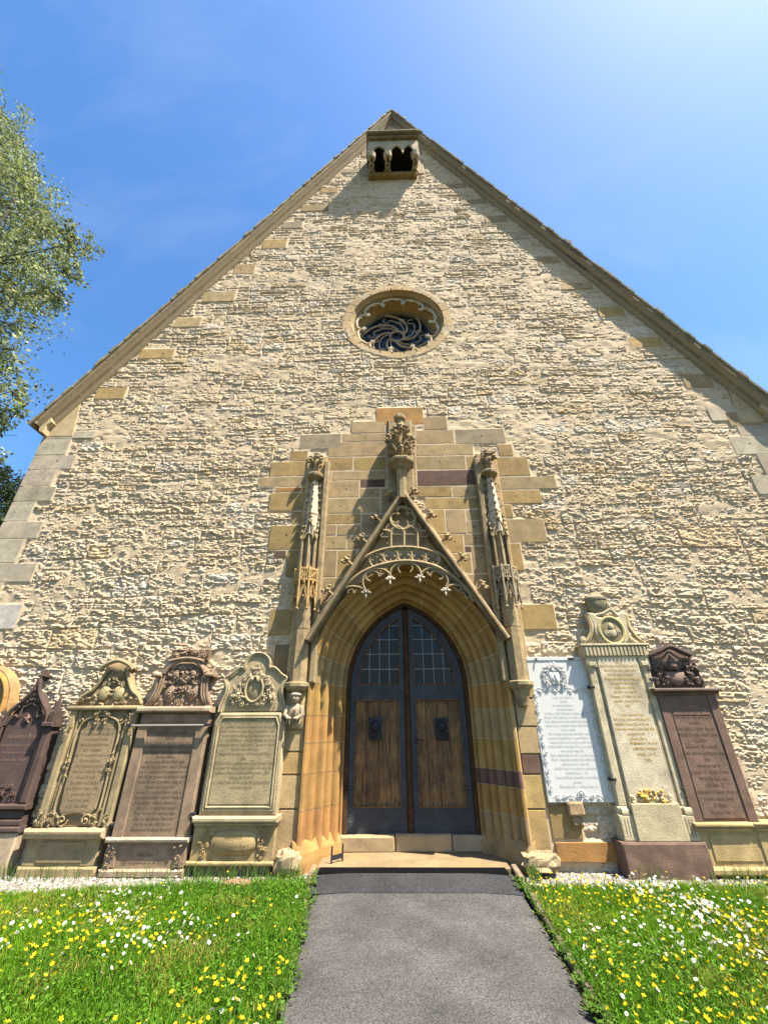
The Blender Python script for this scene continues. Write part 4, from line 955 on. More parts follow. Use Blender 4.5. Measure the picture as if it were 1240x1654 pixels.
        for e in (-1, 1):
            tube(mb, [(xa + e * .09, y0, 1.83), (xa + e * .125, y0 - .04, 1.73), (xa + e * .05, y0 - .10, 1.68)], [.04, .034, .024], 7, False, c); blob(mb, (xa + e * .035, y0 - .105, 1.685), (.025, .02, .02), c, .05)
            blob(mb, (xa + e * .022, y0 - .085, 1.955), (.009, .006, .007), (.12, .1, .07), 0, False)
            for q in range(3): tube(mb, [(xa + e * .03 * q, y0 - .085 + .02 * q, 1.80), (xa + e * .045 * q, y0 - .05, 1.62)], .011, 4, False, c)
        box(mb, xa - .15, xa + .15, -.05, .09, 1.55, 2.05, T_, .01); part(mb, 'corbel_figure', M_CARV, pn, 1.2)
pinnacle(-1); pinnacle(1)

# ---- rose window
rose = bpy.data.objects.new('rose_window', None); COL.objects.link(rose); rose.parent = church; ORG['rose_window'] = ORG['church']
nR = 26
for k in range(nR):
    a0, a1 = 2 * PI * k / nR + .008, 2 * PI * (k + 1) / nR - .008; ro = 1.27 + rng.uniform(-.03, .03); mb = MB()
    t_ = np.linspace(a0, a1, 6); pts = [(X0 + 1.085 * math.cos(q), RZ_ + 1.085 * math.sin(q)) for q in t_] + [(X0 + ro * math.cos(q), RZ_ + ro * math.sin(q)) for q in t_[::-1]]
    prism(mb, pts, -.2, .018 + rng.uniform(-.003, .003), jit([T_, T_, G_, T_][rng.integers(4)], .08), .004)
    am = (a0 + a1) / 2; part(mb, 'ring_stone', M_ASH, rose)
def ringsurf(mb, prof, n=72, col=(1, 1, 1)):
    """(radius, depth) profile turned round the window's axis"""
    m = len(prof); v = []
    for i in range(n):
        a = 2 * PI * i / n
        for (r, d) in prof: v.append((X0 + r * math.cos(a), -d, RZ_ + r * math.sin(a)))
    f = [(i * m + k, ((i + 1) % n) * m + k, ((i + 1) % n) * m + k + 1, i * m + k + 1) for i in range(n) for k in range(m - 1)]
    mb.add(v, f, col)
mb = MB(); ringsurf(mb, [(1.09, .02), (1.085, -.02), (1.06, -.06), (1.03, -.10), (1.03, -.15), (1.0, -.19), (.98, -.20), (.98, -.26), (.94, -.48), (.87, -.50), (.86, -.60)], 78, (.32, .235, .115)); part(mb, 'reveal', M_JAMB, rose, 0.5)
mb = MB(); nC = 10
for k in range(nC):
    a0 = 2 * PI * k / nC + .12; a1 = a0 + 2 * PI / nC; am = (a0 + a1) / 2
    L = []
    for q in np.linspace(0, PI, 13):
        r = .82 + .17 * math.sin(q) ** .8; a = a0 + (a1 - a0) * (.5 - .5 * math.cos(q)); L.append((X0 + r * math.cos(a), .16, RZ_ + r * math.sin(a)))
    tube(mb, L, .030, 6, False, (.50, .43, .30))
    L = []
    for q in np.linspace(0.15, PI - .15, 9):
        r = .885 + .085 * math.sin(q); a = a0 + (a1 - a0) * (.5 - .24 * math.cos(q)); L.append((X0 + r * math.cos(a), .16, RZ_ + r * math.sin(a)))
    tube(mb, L, .018, 5, False, (.46, .39, .27))
    x, z = X0 + .81 * math.cos(a0), RZ_ + .81 * math.sin(a0)
    for (dr, dt, r_) in ((-.035, 0, .028), (0, .045, .026), (0, -.045, .026), (.02, 0, .03)): blob(mb, (X0 + (.80 + dr) * math.cos(a0 + dt), .145, RZ_ + (.80 + dr) * math.sin(a0 + dt)), (r_, .025, r_), (.56, .5, .4), .15, False)
tube(mb, arc(X0, RZ_, 1.0, 0, 2 * PI, 61, -.17)[:-1], .025, 6, True, LC)
part(mb, 'cusped_ring', M_CARV, rose, 0.9)
mb = MB(); ringsurf(mb, [(.88, -.46), (.82, -.46), (.82, -.54)], 60, (.16, .14, .10)); C_ = (.33, .28, .19)
tube(mb, arc(X0, RZ_, .17, 0, 2 * PI, 25, -.46)[:-1], .026, 6, True, C_)
for k in range(6):
    a0 = k * PI / 3 + .4; t_ = np.linspace(0, 1, 14)
    for (tw, r1, th) in ((1.55, .82, .026), (1.15, .60, .016)):
        a = a0 + tw * t_ ** 1.1 + (0.3 if tw < 1.5 else 0); r = .17 + (r1 - .17) * t_
        tube(mb, np.c_[X0 + r * np.cos(a), np.full(14, .46), RZ_ + r * np.sin(a)], th, 6, False, C_)
    am = a0 + 1.5
    for dr, da in ((.62, .12), (.55, .42)): tube(mb, arc(X0 + dr * math.cos(am + da), RZ_ + dr * math.sin(am + da), .075, am, am + PI * 1.5, 10, -.46), .012, 5, False, C_)
part(mb, 'swirl_tracery', M_CARV, rose, 0.9)
gl = [(.010, .016, .026), (.012, .026, .05), (.008, .009, .011), (.02, .045, .085), (.009, .012, .015)]
mb = MB(); nA, nRr = 36, 9
for i in range(nA):
    for j in range(nRr):
        a0, a1 = 2 * PI * i / nA, 2 * PI * (i + 1) / nA; r0, r1 = .86 * j / nRr, .86 * (j + 1) / nRr; tl = rng.uniform(-.006, .006)
        q = [(r0, a0), (r1, a0), (r1, a1), (r0, a1)] if j else [(r1, a0), (r1, a1), (0, a0)]
        mb.add([(X0 + r * math.cos(a), .52 + tl * (1 if r == r1 else -1), RZ_ + r * math.sin(a)) for r, a in q], [tuple(range(len(q)))], np.array(gl[rng.integers(5)]) * rng.uniform(.6, 1.3))
part(mb, 'stained_glass', M_GLASS, rose)

# ---- little projecting opening under the gable point
bc = bpy.data.objects.new('bell_opening', None); COL.objects.link(bc); bc.parent = church; ORG['bell_opening'] = ORG['church']
FD = .10; FA = .60
zS0, zS1 = W(635, 290, FD)[1], W(635, 280.5, FD)[1]; zT0, zT1 = W(635, 227, FA)[1], W(635, 212, .75)[1]; zA = W(635, 246, FA)[1]
bx0, bx1 = W(596, 265, FD)[0], W(671, 265, FD)[0]
BS = (.38, .32, .21); mb = MB(); box(mb, bx0 - .02, bx1 + .02, -.3, FD + .06, zS1 - .16, zS1, (.27, .20, .085), .02); part(mb, 'sill', M_CARV, bc)
for (pa, pb, nm) in ((596, 604, 'side_post'), (621.5, 630, 'middle_post'), (666.5, 673, 'side_post')):
    mb = MB(); xa, xb = (W(pa, 280, FD)[0] + W(pb, 280, FD)[0]) / 2, (W(pa, 246, FA - .08)[0] + W(pb, 246, FA - .08)[0]) / 2
    tube(mb, [(xa, -FD, zS1), (xa, -FD - .02, zS1 + .10), (xa + (xb - xa) * .15, -FD - .06, zS1 + .16), (xa + (xb - xa) * .8, -FA + .16, zA - .30), (xb, -FA + .10, zA - .10), (xb, -FA + .08, zA + .05)], [.12, .12, .085, .085, .12, .14], 8, False, jit(BS, .05))
    part(mb, nm, M_CARV, bc, 0.5)
mb = MB(); box(mb, bx0 - .05, bx1 + .05, -.3, FA - .05, zT0 - .10, zT0 - .03, (1, 1, 1), .01); part(mb, 'shade_soffit', M_VOID_SHADE, bc)  # underside coloured near-black: the shade beneath the cover slab is painted in
mb = MB(); ax0, ax1 = W(594, 238, FA)[0], W(674, 238, FA)[0]; pts = [(ax0, zT0), (ax0, zA)]
xs_ = [W(p_, 240, FA)[0] for p_ in (601, 622, 631, 649, 651, 667)]
for (xa, xb) in ((xs_[0], xs_[1]), (xs_[2], xs_[3]), (xs_[4], xs_[5])):
    w = xb - xa; H_ = (zT0 - zA) * .55
    for q in np.linspace(0, 1, 15): pts.append((xa + q * w, zA + H_ * math.sqrt(max(0, 1 - (2 * q - 1) ** 2)) * (1 + .12 * max(0, 1 - abs(2 * q - 1) * 4))))
pts += [(ax1, zA), (ax1, zT0)]
prism(mb, pts, FA - .045, FA, BS, .008); part(mb, 'trefoil_arcade', M_CARV, bc)
mb = MB(); t0x, t1x = W(593, 216, .75)[0], W(674, 216, .75)[0]; box(mb, t0x, t1x, -.3, .70, zT0, zT0 + (zT1 - zT0) * .45, (.22, .18, .12), .03); box(mb, t0x - .03, t1x + .03, -.3, .80, zT0 + (zT1 - zT0) * .46, zT1, (.20, .17, .11), .04); part(mb, 'cover_slab', M_CARV, bc)
for s, xq in ((-1, t0x + .02), (1, t1x - .02)):
    mb = MB(); w = .05; prof = [(-.1, zS1 + .55), (.06, zS1 + .60), (.56, zA + .02), (.56, zT0 - .02), (-.1, zT0 - .02)]
    v = [(xq + e * w, -d, z) for e in (-1, 1) for d, z in prof]; mb.add(v, [(4, 3, 2, 1, 0), (5, 6, 7, 8, 9)] + [(i, (i + 1) % 5, 5 + (i + 1) % 5, 5 + i) for i in range(5)], (.2, .17, .12)); part(mb, 'side_bracket', M_CARV, bc)
mb = MB(); mb.add([(bx0 + .02, 0, zS1), (bx1 - .02, 0, zS1), (bx1 - .02, 0, zT0), (bx0 + .02, 0, zT0), (bx0 + .02, 1.2, zS1), (bx1 - .02, 1.2, zS1), (bx1 - .02, 1.2, zT0), (bx0 + .02, 1.2, zT0)], [(4, 5, 6, 7), (0, 1, 5, 4), (2, 3, 7, 6), (1, 2, 6, 5), (3, 0, 4, 7)], (1, 1, 1)); part(mb, 'dark_interior', M_VOID_SHADE, bc)
# dressed stones flanking it and the stepped apex blocks
for (px0, py0, px1, py1) in ((581, 262, 596, 286), (672, 258, 684, 282), (612, 190, 633, 211), (633, 190, 656, 211)):
    mb = MB(); mv = (py0 + py1) / 2; mu = (px0 + px1) / 2; roughblock(mb, W(px0, mv)[0], W(px1, mv)[0] - .01, -.1, .03, W(mu, py1)[1], W(mu, py0)[1], jit(G_, .06), .005, .08, .012, px0); part(mb, 'ashlar_block', M_ASH, smooth=0.5)

# ---- verge: cavetto-moulded coping stones, tiles on top, gutter ends
secR = math.sqrt(1 + RM * RM); VO = 0.215
def verge_piece(s, xa, xb, prof, col, name, mat, apexcut=False, n=4):
    """stone of the verge between horizontal distances xa<xb from the axis"""
    mb = MB(); m = len(prof); v = []
    for q in np.linspace(0, 1, n):
        xh = xa + (xb - xa) * q
        for (o, d) in prof:
            xx = max(0.0, xh + o * RM / secR * (0 if apexcut and q == 0 else 1)) if not (apexcut and q == 0) else 0.0
            v.append((X0 + s * xx, -d, APEX + o * secR - RM * xx))
    f = [(i * m + k, i * m + (k + 1) % m, (i + 1) * m + (k + 1) % m, (i + 1) * m + k) for i in range(n - 1) for k in range(m)] + [tuple(range(m)), tuple((n - 1) * m + k for k in range(m - 1, -1, -1))]
    mb.add(v, f, col); return part(mb, name, mat, smooth=0.6)
VP = [(-VO, -.3), (-VO, .015), (-VO + .015, .04), (-.195, .045), (-.18, .065), (-.155, .10), (-.115, .145), (-.085, .19), (-.07, .225), (-.01, .235), (0.0, .22), (0.0, -.3)]
for s in (-1, 1):
    x = 0.0; i = 0
    while x < 7.15:
        w = rng.uniform(.34, .50); xb = min(x + w, 7.30)
        c = jit([(.19, .145, .078), (.215, .16, .082), (.17, .138, .085)][rng.integers(3)], .08)
        if s > 0 and 4.2 < x < 4.62: c = P_
        verge_piece(s, x + (.0 if i == 0 else .006), xb - .006, VP, c, 'coping_stone', M_ASH, i == 0); x = xb; i += 1
    verge_piece(s, 0.0, 7.29, [(o - .004, d - .005) for o, d in VP], (.28, .225, .14), 'coping_joints', M_MOR, True, 30)
    TPf = [(.0, -.3), (.0, .235), (.012, .255), (.05, .262), (.062, .24), (.062, -.3)]
    for j in range(70):
        xa, xb = 7.33 * j / 70, 7.33 * (j + 1) / 70
        e = rng.uniform(-.012, .02)
        verge_piece(s, xa + .0 * e, xb, [(o + .004 + (.5 * e if o > .02 else 0), d + (e if d > 0 else 0)) for o, d in TPf], jit((.22, .20, .13), .2), 'verge_tile', M_ROOF, False, 2)
    # roof plane behind
    mb = MB(); z1 = APEX + .05 * secR; mb.add([(X0, .2, z1), (X0 + s * 7.34, .2, z1 - RM * 7.34), (X0 + s * 7.34, 26, z1 - RM * 7.34), (X0, 26, z1), (X0, .2, z1 - .2), (X0 + s * 7.34, .2, z1 - .2 - RM * 7.34), (X0 + s * 7.34, 26, z1 - .2 - RM * 7.34), (X0, 26, z1 - .2)], [(0, 1, 2, 3), (7, 6, 5, 4), (0, 4, 5, 1), (1, 5, 6, 2), (2, 6, 7, 3)], (.2, .17, .12)); part(mb, 'roof', M_ROOF)
    # kneeler stone and gutter end
    xk = X0 + s * 7.13; zk = APEX - RM * 7.13
    mb = MB(); prism(mb, [(xk - s * .55, zk - .50), (xk - s * .05, zk - .50), (xk - s * .05, zk - .30), (xk - s * .42, zk + .36)], -.2, .028, (.40, .31, .18), .008); part(mb, 'ashlar_block', M_ASH)
    mb = MB(); prism(mb, [(xk - s * .045, zk - .50), (xk + s * .06, zk - .46), (xk + s * .10, zk - .36), (xk + s * .16, zk - .27), (xk + s * .21, zk - .23), (xk + s * .21, zk - .12), (xk + s * .02, zk + .06), (xk - s * .12, zk - .22), (xk - s * .045, zk - .32)], -.3, .15, (.40, .31, .18), .012); part(mb, 'kneeler', M_ASH)
    mb = MB(); xg = xk + s * .27; zg = zk - .22
    L = []
    for y in (-.10, 26):
        for t_ in np.linspace(PI, 2 * PI, 9): L.append((xg + s * .04 + .11 * math.cos(t_), y, zg + .06 + .12 * math.sin(t_)))
    f = [(k, k + 1, 9 + k + 1, 9 + k) for k in range(8)] + [tuple(range(9))]
    mb.add(L, f, (1, 1, 1)); tube(mb, [(xk + s * .10, -.1, zg - .10), (xk + s * .45, -.1, zg + .08)], .02, 5); part(mb, 'gutter', M_BLACK)
for s in (-1, 1):
    mb = MB(); box(mb, X0 + s * .14 - .05, X0 + s * .14 + .05, -.6, .10, APEX - .42 + .1, APEX - .02, (.2, .18, .13), .01); part(mb, 'ridge_tile', M_ROOF)
mb = MB(); prism(mb, [(-6.6, 0), (6.98, 0), (6.98, 7.2), (X0, APEX - 1.2), (-6.6, 7.2)], -1.6, -1.5, (1, 1, 1), .01); part(mb, 'inner_wall', M_VOID_SHADE)
# side and back walls so the building has depth
for (a, b, nm) in ((-7.0, -6.6, 'side_wall'), (6.98, 7.38, 'side_wall')):
    mb = MB(); box(mb, a + .02, b - .02, -26, -.02, -.1, 7.6 if a < 0 else 7.2, (.46, .39, .28), .01); part(mb, nm, M_MOR)

# ================================================================== GRAVESTONES along the wall
def mirror(L, xc):
    """left half outline (bottom to top) -> whole outline"""
    L = [(xc + a, b) for a, b in L]; return L + [(2 * xc - a, b) for a, b in L[::-1] if abs(a - xc) > 1e-6]
def stroke_text(mb, x0, x1, ztop, lh, nlines, d, hgt, col=(1, 1, 1), fill=None, seed=0):
    """rows of worn black-letter strokes, too weathered to read: upright minims with slanted ends in word groups"""
    r = np.random.default_rng(seed); xc = (x0 + x1) / 2; full = x1 - x0
    for i in range(nlines):
        wfrac = r.uniform(.55, 1.0) if fill is None else fill[i % len(fill)]
        if wfrac <= 0: continue
        x = xc - full * wfrac / 2; xe = xc + full * wfrac / 2; z = ztop - i * lh
        while x < xe - hgt * .3:
            wl = r.integers(3, 9)
            for j in range(wl):
                if x > xe: break
                big = j == 0 and r.random() < .55; nm = r.integers(1, 4); asc = r.random() < .25
                for k in range(nm):
                    h = .85 * hgt * (1.45 if big or (asc and k == 0) else 1.0); w = hgt * .13
                    zz = z + r.uniform(-.04, .04) * hgt
                    if r.random() < .93:
                        v = [(x, -d - .002, zz), (x + w, -d - .002, zz - w * .5), (x + w, -d - .002, zz + h), (x, -d - .002, zz + h - w * .5)]; mb.add(v, [(0, 1, 2, 3)], col)
                        if r.random() < .5: mb.add([(x + w, -d - .002, zz + h * .8), (x + w * 2, -d - .002, zz + h * .62), (x + w * 2, -d - .002, zz + h * .5), (x + w, -d - .002, zz + h * .66)], [(3, 2, 1, 0)], col)
                    x += hgt * .30
                x += hgt * .10
            x += hgt * .38
def clamp(x, z, d, s, t):
    mb = MB(); box(mb, x - .012, x + .012, -.02, d + .02, z - .018, z + .018, (1, 1, 1), .004); box(mb, min(x, x - s * .05), max(x, x - s * .05), d + .003, d + .02, z - .016, z + .016, (1, 1, 1), .004); mb.build('iron_clamp', M_BLACK, t)
def spiral_frame(mb, x0, x1, z0, z1, d, c): pass
def plinth(t, x0, x1, z0, z1, d, c, mat, lip=.03, dark=None):
    mb = MB(); roughblock(mb, x0, x1, -.03, d, z0, z1, c, .006, .05, .015, int(x0 * 10)); mb.build('plinth', mat, t, 0.6)

# --- 1 fragment at the left edge
t = thing('gravestone', (-6.0, 0, 0), 'round-topped carved gravestone with orange lichen rim, cut by the left edge', 'gravestone', 'old gravestones along the wall')
mb = MB(); roughblock(mb, -6.5, -5.62, -.03, .12, 0, 1.45, (.34, .26, .17), .008, .06, .015, 3); mb.build('slab', M_SLAB, t, 0.6)
mb = MB(); xc, zc = -5.99, 1.86; prism(mb, [(xc + .50 * math.cos(a), zc + .56 * math.sin(a)) for a in np.linspace(-.7, PI + .7, 36)], -.02, .15, (.30, .19, .085), .03); mb.build('disc', M_SLAB, t)
mb = MB(); tube(mb, [(xc + .42 * math.cos(a), -.16, zc + .48 * math.sin(a)) for a in np.linspace(-.7, PI + .7, 40)], .035, 6, False, (.36, .20, .06)); mb.build('rim', M_SLAB, t, 1)
mb = MB(); ornament(mb, xc - .33, xc + .33, zc - .38, zc + .38, .155, 34, (.30, .23, .15), True, .15, lambda x, z: ((x - xc) / .34) ** 2 + ((z - zc) / .40) ** 2 < 1); mb.build('carving', M_SLAB, t, 1, None, 'stuff')

# --- 2 dark gothic monument
t = thing('gravestone', (-5.13, 0, 0), 'dark narrow gothic gravestone with pointed openwork top and a star', 'gravestone', 'old gravestones along the wall')
DK = (.075, .050, .042); xc = -5.17
plinth(t, -5.66, -4.72, -.02, .43, .20, (.36, .29, .20), M_SLAB)
mb = MB()
for (z0, z1, e, d) in ((.43, .49, .02, .22), (.49, .56, -.01, .19), (.56, .66, -.03, .17), (.66, .72, .0, .21)): box(mb, xc - .45 - e, xc + .45 + e, -.02, d, z0, z1, DK, .015)
mb.build('base_moulding', M_SLABD, t)
mb = MB(); box(mb, xc - .28, xc + .28, -.02, .12, .72, 1.60, (.085, .055, .050), .01)
pts = mirror([(-.28, 1.60), (-.27, 1.72), (-.15, 1.74), (-.14, 1.84), (-.06, 1.92)], xc); prism(mb, [(xc - .28, 1.59)] + pts[1:] + [(xc + .28, 1.59)], -.02, .12, (.085, .055, .050), .005); mb.build('tablet', M_SLABD, t)
mb = MB()
for s in (-1, 1):
    box(mb, xc + s * .37 - .055, xc + s * .37 + .055, -.02, .19, .72, 1.60, DK, .02); tube(mb, [(xc + s * .295, -.15, .72), (xc + s * .295, -.15, 1.60)], .018, 6, False, DK); box(mb, xc + s * .37 - .08, xc + s * .37 + .08, -.02, .22, 1.60, 1.66, DK, .012)
    box(mb, xc + s * .37 - .04, xc + s * .37 + .04, -.02, .18, 1.66, 1.80, DK, .01); tube(mb, [(xc + s * .37, -.12, 1.80), (xc + s * .37, -.12, 2.02)], [.045, .006], 4, False, DK)
    mb.build('pilaster', M_SLABD, t); mb = MB()
mb = MB()
for s in (-1, 1):
    tube(mb, smooth([(xc + s * .30, -.15, 1.62), (xc + s * .27, -.15, 1.78), (xc + s * .14, -.15, 1.93), (xc + s * .05, -.15, 2.06), (xc, -.15, 2.22)], 6), .026, 6, False, DK)
    tube(mb, smooth([(xc + s * .28, -.13, 1.62), (xc + s * .20, -.13, 1.74), (xc + s * .13, -.13, 1.72), (xc + s * .11, -.13, 1.83), (xc, -.13, 1.90)], 6), .020, 6, False, DK)
prism(mb, mirror([(-.30, 1.62), (-.26, 1.78), (-.14, 1.92), (-.05, 2.05)], xc), -.02, .10, (.05, .035, .03), .004)
box(mb, xc - .012, xc + .012, -.02, .16, 2.2, 2.34, DK, .004); box(mb, xc - .055, xc + .055, -.02, .15, 2.25, 2.28, DK, .004)
ornament(mb, xc - .22, xc + .22, 1.74, 2.05, .12, 26, DK, True, .07, lambda x, z: z > 1.93 - abs(x - xc) * .4 and abs(x - xc) < (2.15 - z) * .62); mb.build('openwork_gable', M_SLABD, t, 1)
mb = MB(); star = [(xc + .0 + (.06 if k % 2 == 0 else .024) * math.cos(PI / 2 + k * PI / 5), 1.70 + (.06 if k % 2 == 0 else .024) * math.sin(PI / 2 + k * PI / 5)) for k in range(10)]; prism(mb, star, .1, .145, (.20, .12, .09), .012); mb.build('star', M_SLABD, t)
mb = MB(); stroke_text(mb, xc - .22, xc + .22, 1.46, .085, 1, .121, .05, (1, 1, 1), [.85], 2); stroke_text(mb, xc - .24, xc + .24, 1.36, .085, 3, .121, .032, (1, 1, 1), [1, .75, .8], 3); mb.build('inscription', simple_mat('bronze_letters', (.20, .12, .08), .7, 0, .3), t, kind='stuff')
mb = MB(); ornament(mb, xc - .2, xc + .2, .75, .90, .12, 10, DK, True, .07); mb.build('foot_carving', M_SLABD, t, 1)

# --- 3 olive baroque slab with bell-shaped top
t = thing('gravestone', (-4.08, 0, 0), 'olive sandstone gravestone with bell-shaped carved top and scrolled inner frame', 'gravestone', 'old gravestones along the wall')
OC = (.285, .225, .125); OD = (.25, .19, .108); xa, xb = -4.54, -3.58; xc = (xa + xb) / 2
mb = MB(); roughblock(mb, -4.60, -3.62, -.03, .21, -.03, .10, OC, .012, .05, .02, 5); roughblock(mb, -4.56, -3.66, -.03, .19, .10, .38, OC, .006, .05, .01, 6); box(mb, -4.40, -3.82, .1, .20, .13, .35, OD, .012); box(mb, -4.62, -3.60, -.03, .27, .38, .48, (.36, .28, .17), .03, .004); mb.build('plinth', M_SLAB, t, 0.6)
mb = MB(); box(mb, xa + .02, xb - .02, -.03, .16, .48, 1.80, OD, .01)
for s in (-1, 1):
    for (o, w, d) in ((.425, .05, .215), (.335, .022, .195), (.375, .012, .185)): box(mb, xc + s * o - w, xc + s * o + w, .1, d, .48, 1.80, OC, .015)
mb.build('slab', M_SLAB, t)
mb = MB(); inner = mirror([(-.05, .60), (-.18, .57), (-.25, .66), (-.27, .9), (-.26, 1.35), (-.27, 1.55), (-.21, 1.60), (-.20, 1.68), (-.08, 1.71)], xc); prism(mb, inner, .1, .195, (.25, .185, .11), .03); mb.build('inscription_panel', M_SLAB, t)
mb = MB()
for s in (-1, 1):
    tube(mb, smooth([(xc + s * .20, -.20, .58), (xc + s * .285, -.20, .66), (xc + s * .292, -.20, .95), (xc + s * .285, -.20, 1.2), (xc + s * .292, -.20, 1.5), (xc + s * .24, -.20, 1.66), (xc + s * .08, -.20, 1.73), (xc, -.2, 1.73)], 6), .014, 5, False, OC)
    scroll(mb, xc + s * .15, .555, .19, .07, 1.3, s, .013, 0, OC); scroll(mb, xc + s * .27, 1.68, .19, .055, 1.2, -s, .013, 0, OC)
    ornament(mb, xc + s * .425 - .06, xc + s * .425 + .06, 1.48, 1.78, .21, 12, OC, False, .05); ornament(mb, xc + s * .425 - .06, xc + s * .425 + .06, .50, .68, .21, 10, OC, False, .05); ornament(mb, xc + s * .29 - .03, xc + s * .29 + .03, 1.05, 1.25, .20, 10, OC, False, .05)
    ornament(mb, xc + s * .29 - .035, xc + s * .29 + .035, .50, .68, .20, 7, OC, False, .05)
ornament(mb, xc - .12, xc + .12, 1.67, 1.80, .20, 10, OC, True, .05); mb.build('scrollwork', M_SLAB, t, 1)
mb = MB(); stroke_text(mb, xc - .23, xc + .23, 1.56, .062, 16, .196, .026, (1, 1, 1), None, 31); mb.build('inscription', M_TEXT, t, kind='stuff')
mb = MB(); box(mb, xa - .05, xb + .02, -.03, .24, 1.80, 1.86, OC, .02, .004)
cr = mirror([(-.47, 1.86), (-.46, 1.93), (-.38, 1.99), (-.30, 2.06), (-.22, 2.18), (-.15, 2.33), (-.20, 2.36), (-.14, 2.42), (-.05, 2.46)], xc); prism(mb, cr, -.02, .13, OD, .02)
for s in (-1, 1): tube(mb, smooth([(xc + s * .47, -.14, 1.88), (xc + s * .40, -.15, 1.98), (xc + s * .29, -.15, 2.06), (xc + s * .2, -.15, 2.2), (xc + s * .14, -.15, 2.34)], 6), .025, 6, False, OC)
tube(mb, smooth([(xc - .24, -.17, 2.34), (xc - .16, -.19, 2.41), (xc, -.20, 2.46), (xc + .16, -.19, 2.41), (xc + .24, -.17, 2.34)], 6), .034, 6, False, OC); scroll(mb, xc - .40, 1.95, .14, .06, 1.4, 1, .016, 0, OC); scroll(mb, xc + .40, 1.95, .14, .06, 1.4, -1, .016, 0, OC); mb.build('crest', M_SLAB, t, 1)
mb = MB()
for e in (-.10, .10): blob(mb, (xc + e, -.15, 2.02), (.085, .035, .10), (.42, .36, .19), .06)
ornament(mb, xc - .30, xc + .30, 1.89, 2.30, .14, 34, OC, True, .075, lambda x, z: abs(x - xc) < .36 - (z - 1.88) * .62); mb.build('carving', M_SLAB, t, 1, None, 'stuff')
clamp(xa + .13, .47, .17, -1, t); clamp(xb - .10, .47, .17, 1, t); clamp(xb - .09, 1.78, .20, 1, t)

# --- 4 brown slab with two coats of arms
t = thing('gravestone', (-3.06, 0, 0), 'brown sandstone gravestone with twin coats of arms and an iron bar across', 'gravestone', 'old gravestones along the wall')
BC = (.235, .168, .115); BD = (.205, .148, .10); xa, xb = -3.55, -2.56; xc = (xa + xb) / 2
mb = MB(); roughblock(mb, xa + .0, xb, -.03, .20, .0, .36, BC, .006, .05, .012, 8); box(mb, xa - .02, xb + .02, -.03, .245, .0, .085, (.31, .24, .17), .02, .004)
for s in (-1, 1): box(mb, xc + s * .42 - .07, xc + s * .42 + .07, .1, .215, .09, .335, BC, .01)
mb.build('plinth', M_SLABD, t, 0.6)
mb = MB()
for s in (-1, 1): ornament(mb, xc + s * .42 - .04, xc + s * .42 + .04, .11, .32, .215, 12, BC, False, .045)
mb.build('plinth_carving', M_SLABD, t, 1, None, 'stuff')
mb = MB(); box(mb, xa - .02, xb + .02, -.03, .255, .34, .385, (.36, .30, .23), .018, .004); mb.build('ledge', M_SLAB, t)
mb = MB(); box(mb, xa + .02, xb - .01, -.03, .185, .385, 1.77, BD, .012)
for s in (-1, 1): box(mb, xc + s * .405 - .07, xc + s * .405 + .07, .1, .205, .385, 1.62, BC, .008)
box(mb, xc - .33, xc + .33, .1, .195, 1.64, 1.765, BC, .02); mb.build('slab', M_SLABD, t)
mb = MB(); stroke_text(mb, xc - .31, xc + .31, 1.50, .0555, 20, .186, .030, (1, 1, 1), [.72, .2, 1, 1, .96, .4, .85, 1, 1, .97, .95, .6, .93, .97, .92, .75, .85, .8, .75, .82], 41); stroke_text(mb, xc - .3, xc + .3, .20, .07, 2, .201, .03, (1, 1, 1), [.3, .9], 42); mb.build('inscription', M_BROWNT, t, kind='stuff')
mb = MB(); tube(mb, [(xa - .10, -.262, 1.607), (xb, -.262, 1.607)], .016, 6, False); mb.build('iron_bar', simple_mat('pale_iron', (.20, .17, .14), .6, .2), t, 1)
clamp(xb + .02, 1.61, .26, 1, t); clamp(xa - .08, 1.61, .26, -1, t); clamp(xb + .02, .62, .2, 1, t); clamp(xa - .02, .5, .2, -1, t)
mb = MB(); box(mb, xa - .04, xb + .03, -.03, .27, 1.765, 1.84, (.30, .23, .16), .025, .005); mb.build('cornice', M_SLABD, t)
mb = MB(); cr = mirror([(-.47, 1.84), (-.42, 1.90), (-.37, 2.02), (-.345, 2.14), (-.35, 2.24), (-.28, 2.36), (-.17, 2.44)], xc); prism(mb, cr, -.02, .12, BD, .02)
for s in (-1, 1):
    for o in (0, .04, .075): tube(mb, smooth([(xc + s * (.47 - o), -.14, 1.86), (xc + s * (.41 - o), -.16, 1.94), (xc + s * (.37 - o), -.16, 2.06), (xc + s * (.36 - o), -.16, 2.22)], 6), .018, 5, False, BC)
    box(mb, xc + s * .38 - .07, xc + s * .38 + .07, -.02, .20, 2.23, 2.275, BC, .01); tube(mb, arc(xc, 2.14, .33, (.10 if s > 0 else PI - .10) + s * .35, PI / 2 + .0, 9, .16), .03, 6, False, BC)
tube(mb, [(xc + .26 * q, -.17 - .01 * math.cos(q), 2.44 + .045 * math.cos(q * 1.5)) for q in np.linspace(-1, 1, 9)], .026, 6, False, BC); prism(mb, [(xc - .27, 2.47), (xc + .27, 2.47), (xc + .30, 2.63), (xc - .30, 2.63)], -.02, .10, BD, .02); mb.build('crest', M_SLABD, t, 1)
mb = MB(); ornament(mb, xc - .27, xc + .27, 2.50, 2.62, .105, 16, BC, True, .07)
